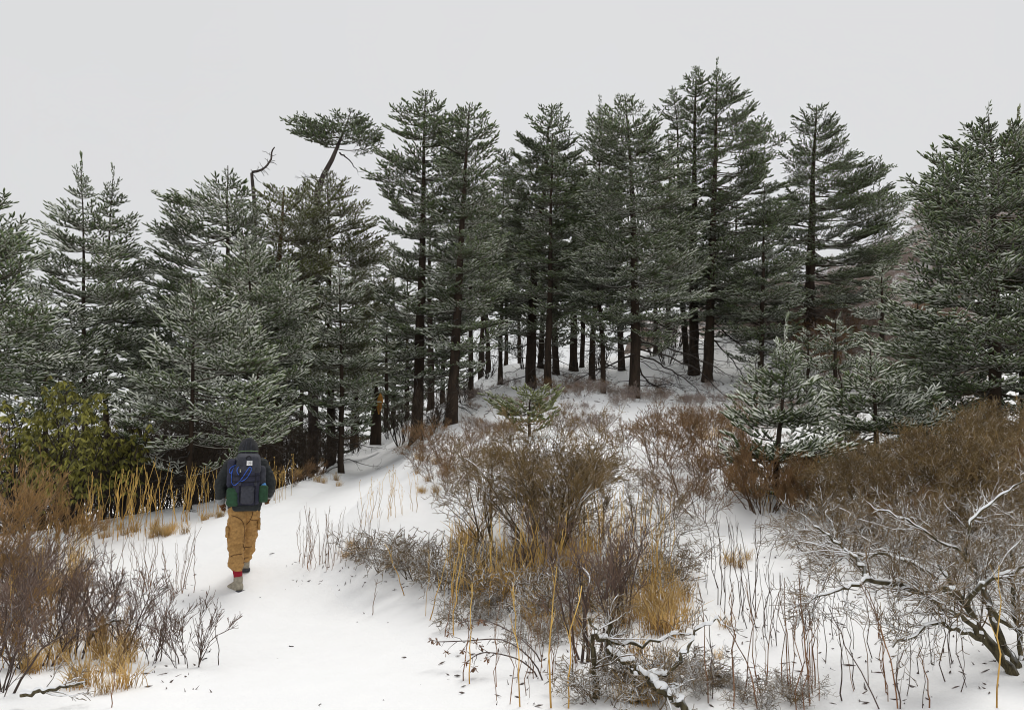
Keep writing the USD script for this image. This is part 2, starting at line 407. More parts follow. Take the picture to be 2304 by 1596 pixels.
# ------------------------------------------------------------------ fir branches: a flat spray of needle-clad twigs
def fir_branch(L, rng):
    shoots, radii, tints = [], [], []
    wood_P, wood_R = [], []
    s = np.linspace(0, 1, 9)
    ax = np.column_stack([L * s, 0.04 * L * np.sin(s * 3 + rng.random() * 6) * s, L * (-0.12 * np.sin(np.pi * s * 0.85) + 0.22 * s ** 2)])
    wood_P.append(ax); wood_R.append((0.005 + 0.009 * L * (1 - s)))

    def fingers(line, start, step, ln, base_t):
        d = np.linalg.norm(np.diff(line, axis=0), axis=1).sum()
        q = np.arange(start * d, d, step)
        if len(q) == 0:
            q = np.array([d * 0.7])
        cum = np.concatenate([[0], np.cumsum(np.linalg.norm(np.diff(line, axis=0), axis=1))])
        pts = np.column_stack([np.interp(q, cum, line[:, k]) for k in range(3)])
        t = unit(line[-1] - line[0])
        sd = unit(np.cross([0, 0, 1.0], t))
        for k, p in enumerate(pts):
            sg = 1 if k % 2 else -1
            a = math.radians(rng.uniform(36, 66))
            v = t * math.cos(a) + sd * sg * math.sin(a) + np.array([0, 0, rng.uniform(0.05, 0.55)])
            l_ = ln * rng.uniform(0.6, 1.25)
            v = v / np.linalg.norm(v) * l_
            u = np.array([0, 0.33, 0.72, 1.0])
            P = p + u[:, None] * v + np.array([0, 0, 1.0]) * (u ** 2 * l_ * rng.uniform(0, 0.22))[:, None]
            w = rng.uniform(0.8, 1.2)
            shoots.append(P); radii.append(np.array([0.009, 0.0155, 0.0145, 0.004]) * w)
            tints.append(np.clip(np.array([0.3, 0.5, 0.72, 0.95]) * rng.uniform(0.85, 1.1) + base_t, 0, 1))
        # the end of the twig itself
        P = line[-1] + np.array([0, 0.33, 0.72, 1.0])[:, None] * (t + [0, 0, 0.15]) * ln * 1.15
        shoots.append(P); radii.append(np.array([0.011, 0.0165, 0.0155, 0.004])); tints.append(np.array([0.4, 0.55, 0.8, 1.0]))

    def side_shoots(line, start, step, maxlen, depth):
        d = np.linalg.norm(np.diff(line, axis=0), axis=1).sum()
        t = unit(line[-1] - line[0])
        sd = unit(np.cross([0, 0, 1.0], t))
        q = np.arange(start * d, d * 0.985, step)
        sg = rng.choice([-1, 1])
        for x in q:
            sg = -sg
            f = x / d
            p = np.array([np.interp(f, np.linspace(0, 1, len(line)), line[:, k]) for k in range(3)])
            ll = min(0.55 * (d - x) + 0.13, maxlen) * rng.uniform(0.7, 1.15)
            a = math.radians(rng.uniform(42, 62))
            v = unit(t * math.cos(a) + sd * sg * math.sin(a) + np.array([0, 0, rng.uniform(-0.06, 0.12)]))
            u = np.linspace(0, 1, 5)
            P = p + u[:, None] * v * ll + t * (u ** 2 * ll * 0.18)[:, None] + np.array([0, 0, 1.0]) * ((u ** 2) * ll * rng.uniform(-0.04, 0.16))[:, None]
            wood_P.append(spline(P, 9)); wood_R.append(np.interp(np.linspace(0, 1, 9), [0, 1], [0.006, 0.004]))
            if depth and ll > 0.36:
                side_shoots(P, 0.28, 0.125, 0.30, 0)
                fingers(P, 0.5, 0.066, 0.098, 0.05)
            else:
                fingers(P, 0.22, 0.056, 0.098, 0.0)

    side_shoots(ax, 0.10 if L < 1 else 0.30, 0.085 if L < 1 else 0.11, max(0.14, 0.40 * L), 1)
    fingers(ax, 0.5, 0.05, 0.10, 0.0)
    m = join([tubes(np.array(shoots), np.array(radii), 4, np.array(tints), 0.30, rng), tubes(np.array(wood_P), np.array(wood_R), 3, 0.0)])
    return m


LENS = [0.34, 0.58, 0.92, 1.4, 2.0, 2.8]
VARS = 3
_r = np.random.default_rng(11)
BRANCH = [[fir_branch(L, _r) for _v in range(VARS)] for L in LENS]
LIB = {}


def crown_instancer(parent, mat_key, tree_no, pos, quat, scl, length_i):
    """The crown: one instancer of branch meshes. The first tree of each needle colour holds the branch meshes."""
    path = str(parent.GetPath()) + '/crown'
    pi = UsdGeom.PointInstancer.Define(stage, path)
    tag(pi.GetPrim(), kind='stuff')
    if mat_key not in LIB:
        LIB[mat_key] = [[None] * VARS for _ in LENS]
        for a, row in enumerate(BRANCH):
            for b, (V, F, N, T) in enumerate(row):
                LIB[mat_key][a][b] = put(pi.GetPrim(), 'branch', V, F, MAT[mat_key], N, T).GetPath()
    kinds = sorted(set(length_i))
    var = [tree_no % VARS, (tree_no + 1) % VARS]
    paths = [LIB[mat_key][k][v] for k in kinds for v in var]
    for p in paths:
        pi.CreatePrototypesRel().AddTarget(p)
    rng = np.random.default_rng(tree_no)
    idx = np.array([kinds.index(k) * 2 for k in length_i]) + rng.integers(0, 2, len(length_i))
    pi.CreateProtoIndicesAttr(Vt.IntArray.FromNumpy(idx.astype(np.int32)))
    pi.CreatePositionsAttr(Vt.Vec3fArray.FromNumpy(np.asarray(pos, np.float32)))
    pi.CreateScalesAttr(Vt.Vec3fArray.FromNumpy(np.asarray(scl, np.float32)))
    pi.CreateOrientationsAttr(Vt.QuathArray([Gf.Quath(*map(float, q)) for q in quat]))


def quat_mul(a, b):
    w1, x1, y1, z1 = a; w2, x2, y2, z2 = b
    return np.array([w1 * w2 - x1 * x2 - y1 * y2 - z1 * z2, w1 * x2 + x1 * w2 + y1 * z2 - z1 * y2, w1 * y2 - x1 * z2 + y1 * w2 + z1 * x2, w1 * z2 + x1 * y2 - y1 * x2 + z1 * w2])


def branch_quat(az, pitch, roll):
    return quat_mul(quat_mul((math.cos(az / 2), 0, 0, math.sin(az / 2)), (math.cos(pitch / 2), 0, -math.sin(pitch / 2), 0)), (math.cos(roll / 2), math.sin(roll / 2), 0, 0))


tree_no = 0


def fir(label, Y, trunk, rows, width, mat='fir_dusted', base=None, dens=1.0, bark_key='bark', bare=0, leader=False, flat=False, name='fir_tree', group=None, min_f=0.5, limbs=True, bare_lines=()):
    """A fir standing at distance Y. trunk: picture points from the foot (or as low as it shows) to the top; rows: (y, left, right) of the crown's outline, top first; width: the trunk's, in picture units."""
    global tree_no
    tree_no += 1
    rng = np.random.default_rng(1000 + tree_no)
    tp = np.array([at(x, y, Y) for x, y in trunk])
    bx, by = tp[0][0], Y
    bz = gz(bx, by)
    loc = np.array([bx, by, bz])
    t = thing(name, label, 'tree', loc, group=group)
    tp = tp - loc
    if tp[0][2] > 0.3:
        tp = np.vstack([[0, 0, 0], tp])
    tp[0][2] = -0.25
    r0 = max(0.035, 1.12 * width / FPX * Y / 2)
    H = tp[-1][2]
    line = spline(tp, 22)
    line[:, 0] += 0.012 * rng.normal(size=22).cumsum() * 0.5 * (np.linspace(0, 1, 22) < 0.93)
    line[:, 1] += 0.02 * np.sin(np.linspace(0, 5, 22) + rng.random() * 6)
    q = np.linspace(0, 1, 22)
    rad = np.maximum(r0 * (1 - 0.93 * q ** (3.0 if flat else 1.15)), 0.010) * (1 + 0.5 * np.exp(-q * 32))
    V, F, N, T = tubes(line[None], rad[None], 11, 0.0, 0.10, rng)
    put(t, 'trunk', V, F, MAT[bark_key], N)
    rows = sorted(rows)
    zs = np.array([at(1152, y, Y)[2] - bz for y, _, _ in rows])[::-1]
    xl = np.array([at(l, y, Y)[0] - bx for y, l, _ in rows])[::-1]
    xr = np.array([at(r, y, Y)[0] - bx for y, _, r in rows])[::-1]
    zt, zb = zs[-1], zs[0]
    n = max(12, int((zt - zb) * 16 * dens))
    zz = zb + (zt - zb) * (np.arange(n) + rng.random(n)) / n
    tier = rng.uniform(0.40, 0.55)
    zz = zz + 0.82 * (np.round(zz / tier) * tier - zz) * (zz < zt - 0.8)          # branches stand in whorls
    pos, quat, scl, kind = [], [], [], []
    az = rng.random() * 6
    for k in range(n):
        az += 2.39996 + rng.normal() * 0.25
        z = zz[k]
        cx = np.interp(z, line[:, 2], line[:, 0])
        left, right = max(0.12, cx - np.interp(z, zs, xl)), max(0.12, np.interp(z, zs, xr) - cx)
        c, s_ = math.cos(az), math.sin(az)
        side = right if c > 0 else left
        reach = abs(c) * side + (1 - abs(c)) * min(0.85 * 0.5 * (left + right), 2.4)
        f = (z - zb) / max(zt - zb, 1e-3)
        L = reach * (rng.uniform(min_f, 1.0) if rng.random() < 0.75 else rng.uniform(0.85, 1.10))
        L = float(np.clip(L, 0.16, 3.6))
        if flat:
            pitch = rng.uniform(-6, 16)
        else:
            pitch = np.interp(f, [0, 0.35, 0.8, 0.93, 1], [-9, 0, 10, 20, 42]) + rng.normal() * 5
            if L > 1.5:
                pitch = min(pitch, 14)
        pitch = math.radians(pitch)
        za = z - L * math.sin(pitch) - 0.03 * L
        za = min(za, line[-1, 2] - 0.05)
        k_ = int(np.argmin([abs(math.log(L / x)) for x in LENS]))
        pos.append([np.interp(za, line[:, 2], line[:, 0]), np.interp(za, line[:, 2], line[:, 1]), za])
        quat.append(branch_quat(math.atan2(s_, c), pitch, rng.normal() * 0.22))
        g = L / LENS[k_]
        scl.append([g, (0.5 + 0.5 * g) * rng.uniform(0.85, 1.1), 0.5 + 0.5 * g]); kind.append(k_)
    if limbs:
        for (y, l, r), cone_ in [(q_, 0) for q_ in rows]:
            for px_ in (l, r):
                tip = at(px_, y, Y) - loc
                cx = np.interp(tip[2], line[:, 2], line[:, 0])
                dx = tip[0] - cx
                L = abs(dx)
                if L < 0.2 or L > 3.4:
                    continue
                pitch = math.radians(rng.uniform(-2, 10) if flat or L > 1.3 else rng.uniform(8, 26))
                L = L / math.cos(pitch)
                za = min(tip[2] - L * math.sin(pitch) - 0.05 * L, line[-1, 2] - 0.05)
                yaw = (0 if dx > 0 else math.pi) + rng.normal() * 0.18
                k_ = int(np.argmin([abs(math.log(L / x)) for x in LENS]))
                g = L / LENS[k_]
                pos.append([np.interp(za, line[:, 2], line[:, 0]), np.interp(za, line[:, 2], line[:, 1]), za])
                quat.append(branch_quat(yaw, pitch, rng.normal() * 0.2)); scl.append([g, 0.5 + 0.5 * g, 0.5 + 0.5 * g]); kind.append(k_)
    if leader:
        tz = line[-1]
        for k in range(3):
            L = [0.34, 0.26, 0.22][k] * rng.uniform(0.8, 1.2)
            pos.append([tz[0], tz[1], tz[2] - 0.10 - 0.16 * k]); quat.append(branch_quat(rng.random() * 6.28, math.radians([88, 55, 50][k]), 0)); scl.append([L / LENS[0], 0.35 if k == 0 else 0.7, 0.7]); kind.append(0)
    crown_instancer(t, mat, tree_no, pos, quat, scl, kind)
    if bare_lines:
        P = np.array([px_spline(l, Y, 12) - loc for l in bare_lines])
        P[:, :, 1] += (rng.uniform(-0.9, 0.9, (len(P), 1)) * np.linspace(0, 1, 12)[None])
        P[:, 1:] += rng.normal(size=(len(P), 11, 3)) * 0.018
        R = np.linspace(0.026, 0.008, 12)[None] * np.ones((len(P), 1))
        Q, S, _ = grow(rng, P, R, 14 if len(P) > 1 else 1, 0.25, 1.0, 0.7, 0.55 if len(P) > 1 else 0.08, 0.45, n=5, up=0.0, flat=0.5)
        Q2, S2, _ = grow(rng, Q, S, 5, 0.2, 1.0, 0.8, 0.22, 0.6, n=3, up=0.0, flat=0.5)
        for k in range(len(P)):
            V, F, N, T = tubes(P[k:k + 1], R[k:k + 1], 5)
            put(t, 'bare_limb', V, F, MAT['twig_dark'], N, T)
        V, F, N, T = join([tubes(Q, np.maximum(S, 0.004), 3), tubes(Q2, np.maximum(S2, 0.003), 3)])
        put(t, 'bare_twigs', V, F, MAT['twig_dark'], N, T, kind='stuff')
    if bare:
        zl = rng.uniform(0.18 * zb, zb + 0.25 * (zt - zb), bare)
        A = rng.random(bare) * 6.283
        L = rng.uniform(0.4, 1.0, bare) * np.clip(0.55 * (xr - xl).max(), 0.5, 2.4)
        u = np.linspace(0, 1, 6)
        P = np.zeros((bare, 6, 3))
        b0 = np.column_stack([np.interp(zl, line[:, 2], line[:, 0]), np.interp(zl, line[:, 2], line[:, 1]), zl])
        dr = np.column_stack([np.cos(A), np.sin(A), rng.uniform(-0.35, 0.1, bare)])
        P = b0[:, None] + L[:, None, None] * (u[None, :, None] * dr[:, None] + np.array([0, 0, 1.0]) * (-0.30 * u ** 2 + 0.16 * u ** 3)[None, :, None])
        P[:, 1:] += rng.normal(size=(bare, 5, 3)) * 0.03 * L[:, None, None]
        R = 0.013 * (1 - 0.7 * u)[None] * (0.7 + 0.5 * rng.random((bare, 1)))
        Q, S, _ = grow(rng, P, R, 7, 0.3, 1.0, 0.8, 0.34, 0.55, up=-0.05, flat=0.4)
        Q2, S2, _ = grow(rng, Q, S, 3, 0.2, 1.0, 0.8, 0.14, 0.6, n=3, up=0.0, flat=0.4)
        V, F, N, T = join([tubes(P, R, 4), tubes(Q, S, 3), tubes(Q2, np.maximum(S2, 0.0022), 3)])
        put(t, 'bare_branches', V, F, MAT['twig_dark'], N, T, kind='stuff')
    return t


def px_spline(pts, Y, n):
    return spline([at(x, y, Y) for x, y in pts], n)


def cone(top, bottom, cx, hw, lean=0.0):
    """A plain crown outline for trees whose sides are hidden."""
    out = []
    for k, u in enumerate(np.linspace(0, 1, 7)):
        w = hw * (0.12 + 0.88 * min(1, u * 1.35) ** 0.8) * (1.0 if u < 0.8 else 0.85)
        out.append((top + (bottom - top) * u, cx + lean * u - w, cx + lean * u + w))
    return out


# ---- the left group
fir('young snow dusted fir at the left with the taller straight leader', 17, [(190, 1000), (186, 700), (183, 383)],
    [(395, 170, 195), (430, 150, 205), (470, 110, 235), (510, 85, 255), (560, 95, 290), (600, 82, 300), (650, 45, 320), (700, 10, 330), (760, -5, 330), (830, 20, 330), (890, 70, 310)], 15, 'fir_snowy', bare=14, leader=True)
fir('slimmer young fir with short leader close beside the tall-leadered fir at the left', 18.5, [(240, 990), (236, 850), (246, 600), (253, 403)],
    [(415, 245, 260), (450, 225, 282), (490, 215, 302), (540, 210, 306), (600, 192, 340), (700, 180, 380), (800, 170, 380), (880, 190, 360)], 15, 'fir_snowy', bare=14, leader=True)
fir('fir cut off by the left picture edge, only its branch tips in view', 13, [(-80, 1150), (-70, 700), (-64, 390)],
    [(400, -80, -45), (455, -150, 18), (500, -170, 45), (545, -180, 62), (570, -180, 96), (600, -190, 72), (640, -190, 30), (720, -200, 120), (800, -200, 150), (900, -190, 110)], 24, 'fir_dusted')
fir('low snowy fir behind the orange bushes at the left edge', 15.5, [(95, 1100), (92, 640)],
    [(655, 70, 115), (700, 30, 170), (750, -10, 215), (800, -30, 240), (860, -40, 250), (910, -20, 220)], 14, 'fir_snowy', bare=8)
fir('broad fir with sharp pointed top left of the bent dead snag', 19, [(520, 1080), (516, 700), (513, 373)],
    [(382, 503, 523), (412, 468, 548), (440, 385, 560), (455, 362, 572), (482, 352, 590), (530, 335, 600), (600, 310, 650), (700, 290, 680), (800, 285, 680), (880, 305, 660), (950, 345, 640)], 22, 'fir_snowy', bare=16)
fir('thick red-trunked fir standing behind the hiker', 20, [(622, 1104), (621, 700), (640, 422)],
    [(424, 600, 690), (440, 580, 730), (470, 572, 760), (520, 560, 770), (600, 545, 770), (680, 535, 760), (760, 520, 740), (840, 525, 740), (900, 545, 700), (950, 565, 680)], 33, 'fir_warm', bark_key='bark_red', bare=22)
fir('rounded fir below the leaning flat-topped fir', 21.5, [(748, 1070), (742, 700), (735, 373)],
    [(384, 722, 748), (410, 690, 778), (432, 655, 800), (460, 640, 826), (500, 635, 845), (540, 640, 866), (580, 650, 882), (640, 650, 888), (700, 650, 888), (780, 660, 876), (850, 670, 860), (900, 690, 850)], 18, 'fir_warm', bare=14)
fir('leaning fir with bare trunk and flat flag-like crown above the others', 22.5, [(703, 1068), (706, 800), (712, 500), (722, 415), (746, 365), (762, 330), (776, 290), (790, 250)],
    [(250, 783, 797), (262, 762, 812), (272, 722, 822), (281, 690, 832), (288, 640, 842), (300, 668, 858), (312, 690, 860), (322, 720, 862)], 21, 'fir_dusted', flat=True, dens=0.55, bark_key='dead', bare=10, min_f=0.4, bare_lines=[[(764, 343), (778, 350), (793, 367)]], name='leaning_fir_tree')
fir('small fir with thin straight trunk close left of the hiker', 13.5, [(424, 1135), (426, 850), (430, 623)],
    [(637, 408, 452), (680, 372, 518), (720, 352, 580), (770, 342, 600), (820, 332, 620), (860, 305, 625), (900, 290, 642), (940, 272, 648), (975, 275, 648), (1005, 300, 560)], 14, 'fir_snowy', dens=1.1, bare=14)
fir('snowy pointed fir overlapping the broad fir in the left group', 16, [(592, 1110), (580, 800), (545, 515)],
    [(525, 535, 556), (560, 508, 590), (610, 460, 660), (650, 430, 702), (700, 420, 720), (760, 420, 702), (830, 440, 690), (900, 480, 660), (955, 520, 640)], 14, 'fir_snowy', bare=10)
fir('fir with snowy lower sprays overhanging the far end of the path', 18, [(768, 1060), (766, 800), (762, 590)],
    [(605, 745, 780), (660, 715, 815), (740, 690, 840), (800, 672, 852), (860, 665, 850), (920, 690, 842), (960, 715, 832)], 13, 'fir_snowy', bare=14)
for k, (x, top, w, Y) in enumerate([(678, 520, 11, 27), (792, 540, 10, 28), (838, 560, 9, 30), (470, 600, 11, 26), (350, 640, 10, 27), (290, 660, 9, 29)]):
    fir(['slender fir trunk far behind the left group, right of the thick red trunk', 'thin dark trunk deep behind the left group', 'thin far fir at the gap above the path',
         'slim fir in the shade behind the small near fir', 'slim far fir left of the small near fir', 'far thin fir behind the two young leadered firs'][k], Y, [(x, 1010), (x + 3, top)], cone(top + 6, 880, x, 70), w, 'fir_dusted', dens=0.7, bare=14)
# ---- the middle group
fir('tall fir at the left of the middle group with long tiered branches over the gap', 19.5, [(934, 1003), (945, 720), (953, 400), (957, 203)],
    [(210, 935, 975), (235, 908, 1000), (262, 880, 1040), (285, 866, 1050), (300, 900, 1050), (345, 838, 1050), (365, 880, 1060), (402, 826, 1070), (430, 850, 1075), (470, 880, 1080), (505, 862, 1080), (560, 880, 1090), (600, 862, 1090), (660, 832, 1090), (720, 842, 1080), (780, 860, 1060), (850, 885, 1040)], 24, 'fir_dusted', bare=26)
fir('tall round-topped fir touching the right side of the tiered fir', 18.5, [(1014, 963), (1030, 700), (1045, 400), (1056, 237)],
    [(243, 1032, 1080), (262, 1012, 1092), (290, 1000, 1112), (320, 990, 1117), (350, 1000, 1110), (385, 980, 1118), (450, 975, 1130), (550, 965, 1150), (650, 955, 1150), (750, 960, 1130), (830, 985, 1085)], 24, 'fir_dusted', bare=22)
fir('low blunt fir filling the notch left of the small-topped fir', 25, [(1125, 870), (1130, 600), (1135, 335)], [(342, 1115, 1152), (380, 1098, 1180), (450, 1080, 1200), (520, 1085, 1200), (600, 1085, 1190), (680, 1090, 1180)], 10, 'fir_dusted', bare=14)
fir('fir with small tufted top and a gap below it, in the middle group', 23, [(1193, 850), (1205, 600), (1232, 400), (1241, 236)],
    [(242, 1218, 1262), (268, 1192, 1282), (290, 1205, 1285), (318, 1160, 1300), (340, 1150, 1312), (380, 1130, 1322), (420, 1112, 1332), (500, 1100, 1340), (600, 1090, 1342), (680, 1080, 1330), (760, 1105, 1300)], 22, 'fir_dusted', bare=20)
fir('slim fir with thin needle-like leader just left of the dense middle fir', 25, [(1332, 822), (1345, 600), (1350, 238)], [(250, 1346, 1354), (275, 1325, 1378), (310, 1305, 1400), (400, 1290, 1420), (520, 1280, 1430), (640, 1285, 1420)], 13, 'fir_dusted', bare=14, leader=True)
fir('dense broad fir with thick straight trunk, nearest of the middle group', 21, [(1424, 897), (1430, 700), (1420, 400), (1406, 216)],
    [(221, 1388, 1425), (245, 1366, 1446), (275, 1322, 1480), (310, 1312, 1502), (350, 1332, 1522), (400, 1322, 1542), (450, 1302, 1562), (520, 1292, 1590), (600, 1282, 1602), (660, 1272, 1600), (720, 1302, 1560), (765, 1330, 1530)], 23, 'fir_snowy', dens=1.15, bare=24,
    bare_lines=[[(1440, 785), (1500, 798), (1580, 830), (1640, 880), (1690, 905)], [(1438, 800), (1520, 845), (1570, 900)], [(1422, 800), (1350, 828), (1290, 852)], [(1440, 770), (1540, 800), (1640, 850)], [(1436, 820), (1470, 862), (1520, 872)]])
fir('narrow lower spire at the left of the three tallest spires', 27, [(1548, 850), (1530, 600), (1523, 300), (1512, 193)],
    [(198, 1502, 1522), (225, 1486, 1540), (243, 1473, 1552), (262, 1490, 1550), (300, 1502, 1545), (340, 1505, 1545), (380, 1500, 1560), (460, 1480, 1580), (560, 1480, 1590), (660, 1490, 1590)], 13, 'fir_dusted', bare=16)
fir('tallest narrow dense spire on the hilltop', 25.5, [(1562, 852), (1563, 500), (1566, 149)],
    [(153, 1560, 1578), (175, 1542, 1600), (202, 1535, 1606), (240, 1532, 1610), (280, 1527, 1620), (330, 1532, 1618), (400, 1512, 1640), (480, 1490, 1660), (560, 1480, 1682), (650, 1482, 1690), (720, 1505, 1660)], 21, 'fir_dusted', bare=24, dens=1.1)
fir('tall fir with long right hand slope beside the tallest spire', 24.5, [(1590, 854), (1605, 500), (1613, 151)],
    [(160, 1606, 1621), (185, 1592, 1662), (215, 1592, 1683), (250, 1592, 1702), (300, 1592, 1736), (328, 1600, 1768), (370, 1602, 1740), (420, 1602, 1790), (500, 1592, 1802), (600, 1582, 1802), (680, 1582, 1795), (745, 1600, 1740)], 21, 'fir_dusted', bare=26,
    bare_lines=[[(1600, 700), (1700, 758), (1800, 800), (1885, 850)], [(1602, 670), (1720, 715), (1850, 770)], [(1606, 725), (1680, 780), (1750, 830), (1800, 872)], [(1602, 645), (1750, 685), (1900, 735)], [(1600, 760), (1660, 820), (1700, 880)], [(1602, 690), (1690, 725), (1790, 770)]], leader=True)
fir('lower fir filling the slope right of the tall spires', 23.5, [(1712, 905), (1716, 600), (1720, 420)], cone(432, 800, 1720, 95), 13, 'fir_dusted', bare=22)
fir('slender bare-legged fir standing lowest on the snow slope', 21.5, [(1232, 878), (1236, 600), (1243, 300)], cone(320, 700, 1245, 75), 16, 'fir_dusted', bare=18)
fir('thin fir with slightly crooked trunk left of the thick middle trunk', 21.3, [(1357, 893), (1356, 780), (1346, 640), (1340, 420)], cone(430, 730, 1350, 80), 12, 'fir_snowy', bare=18)
for k, (x, top, w, Y, by) in enumerate([(970, 420, 15, 27, 900), (1060, 430, 12, 23, 886), (1082, 380, 12, 29, 845), (1099, 420, 11, 30, 842), (1139, 400, 9, 29, 838), (1216, 330, 12, 27, 838), (1252, 320, 14, 26, 842), (1291, 330, 17, 27, 830),
                                        (1309, 360, 10, 28, 828), (1400, 320, 14, 27, 826), (1476, 330, 10, 29, 826), (1500, 300, 12, 30, 830), (1170, 400, 9, 31, 835), (1655, 420, 12, 30, 830)]):
    lab = ['shaded trunk behind the tall tiered fir', 'thin fir trunk right of the round-topped fir', 'left one of two thin trunks on the crest, right of the round-topped fir', 'right one of two thin trunks on the crest, right of the round-topped fir',
           'very thin dark trunk on the crest left of the small-topped fir', 'slim trunk on the crest between the two thicker trunks of the middle group', 'mid-sized trunk behind the bare-legged fir', 'stout dark trunk standing at the middle of the crest',
           'thin trunk touching the stout trunk on the crest', 'slim dark trunk on the crest behind the dense middle fir', 'thin far trunk right of the thick middle trunk', 'far slim fir left of the tallest spires', 'thinnest far trunk in the middle of the forest',
           'far fir behind the tall fir with the long slope'][k]
    fir(lab, Y, [(x, by), (x + (k % 3 - 1) * 5, 640), (x + 4, top)], cone(top + 8, 720 - (k % 4) * 22, x, 62), w, ['fir_dusted', 'fir_dusted', 'fir_warm'][k % 3], dens=0.75, bare=16)
# ---- the right group
fir('lone fir with open layered crown on the right hand hillside', 27, [(1822, 738), (1826, 560), (1829, 400), (1838, 236)],
    [(241, 1818, 1860), (263, 1790, 1882), (285, 1786, 1890), (298, 1825, 1898), (322, 1782, 1910), (350, 1762, 1946), (366, 1800, 1960), (382, 1770, 2020), (405, 1792, 1990), (432, 1772, 2010), (470, 1742, 2036), (520, 1732, 2042), (580, 1732, 2032), (640, 1722, 2022), (695, 1702, 2002)], 24, 'fir_dusted', dens=0.85, bare=24)
fir('large dark fir at the right edge reaching far out to the left', 13.5, [(2238, 1010), (2236, 600), (2226, 262)],
    [(272, 2205, 2250), (295, 2172, 2300), (312, 2142, 2320), (340, 2150, 2360), (360, 2086, 2410), (385, 2092, 2420), (412, 2052, 2440), (450, 2062, 2450), (500, 2052, 2450), (560, 2072, 2460), (620, 2042, 2470), (700, 1990, 2480), (780, 1955, 2480), (850, 1990, 2480), (930, 2080, 2470)], 30, 'fir_dusted', dens=1.4, bare=16, leader=True)
fir('second leader of fir beside the large dark fir, cut by the right edge', 14.5, [(2305, 1000), (2300, 600), (2291, 276)],
    [(284, 2276, 2306), (330, 2252, 2345), (400, 2236, 2410), (500, 2222, 2430), (620, 2180, 2440), (740, 2160, 2440), (860, 2150, 2440)], 20, 'fir_warm', dens=1.1, leader=True)
fir('small frosted fir standing among the brown brush', 11, [(1742, 1140), (1746, 1030), (1758, 900), (1768, 762)],
    [(775, 1757, 1780), (815, 1736, 1800), (860, 1702, 1828), (905, 1672, 1850), (950, 1652, 1858), (990, 1646, 1890), (1022, 1640, 1905), (1048, 1652, 1850), (1090, 1660, 1810)], 15, 'fir_snowy', dens=2.4, bare=6, leader=True)
fir('snow laden low fir between the small frosted fir and the large dark fir', 12.6, [(1968, 1080), (1965, 900), (1960, 785)],
    [(800, 1938, 1985), (850, 1905, 2040), (890, 1870, 2100), (930, 1850, 2130), (968, 1870, 2090), (1020, 1900, 2060)], 14, 'fir_snowy', dens=2.0, bare=8)
fir('sparse fir behind the low snow laden fir on the right slope', 17, [(2060, 960), (2062, 780), (2066, 640)], cone(650, 900, 2064, 110), 12, 'fir_dusted', dens=0.9, bare=14)
fir('fresh green fir sapling in front of the trunks in the middle', 14, [(1190, 968), (1192, 920), (1206, 860)], [(866, 1196, 1225), (880, 1165, 1262), (896, 1106, 1262), (915, 1110, 1235), (935, 1130, 1250), (955, 1150, 1235)], 5, 'fir_green', dens=1.3, name='fir_sapling')

# ---- dense low firs that close the gaps behind
for k, (lab, x, top, bot, hw, Y, w, key) in enumerate([
        ('low dense fir closing the dark gap at the end of the path', 868, 690, 1010, 62, 28, 12, 'fir_dusted'), ('tall shaded fir behind the gap between the left trees and the tiered fir', 885, 540, 960, 75, 31, 13, 'fir_dusted'), ('shaded fir just behind the tiered fir, left of its trunk', 915, 600, 960, 60, 30, 12, 'fir_dusted'), ('shaded fir between the trunks of the tiered and the round-topped fir', 995, 560, 880, 70, 32, 12, 'fir_dusted'), ('shaded fir left of the path end behind the hanging sprays', 800, 700, 1060, 60, 24.5, 12, 'fir_dusted'),
        ('shaded low fir between the red trunk and the path', 700, 760, 1090, 62, 24, 12, 'fir_dusted'), ('shaded low fir deep behind the red trunk', 560, 780, 1090, 75, 25, 12, 'fir_dusted'),
        ('shaded low fir far behind the small near fir', 440, 790, 1100, 80, 24, 12, 'fir_dusted'), ('dark fir behind the two young leadered firs, reaching low', 310, 780, 1090, 85, 23, 12, 'fir_dusted'), ('dark low fir behind the yellow-leaved shrub', 170, 800, 1090, 90, 22, 12, 'fir_dusted'),
        ('frosted fir filling the gap between the lone fir and the large dark fir', 1985, 590, 920, 95, 23, 14, 'fir_snowy'), ('low frosted fir on the slope under the lone fir', 1880, 700, 930, 85, 20, 12, 'fir_snowy'),
        ('frosted young fir left of the large dark fir, above the thicket', 2055, 760, 1000, 95, 16, 12, 'fir_snowy'), ('frosted fir with low sprays under the left side of the large dark fir', 2120, 720, 1020, 120, 14.5, 14, 'fir_snowy'), ('little frosted fir between the small frosted fir and the low snow laden one', 1885, 830, 1040, 70, 13, 10, 'fir_snowy'), ('low frosted fir behind the small frosted fir', 1700, 800, 960, 60, 17, 9, 'fir_snowy'), ('small frosted fir on the slope beneath the long drooping bare limbs', 1815, 735, 880, 60, 21, 10, 'fir_snowy')]):
    fir(lab, Y, [(x, bot + 8), (x + 2, top)], cone(top + 6, bot - 12, x, hw), w, key, dens=0.8, bare=8)

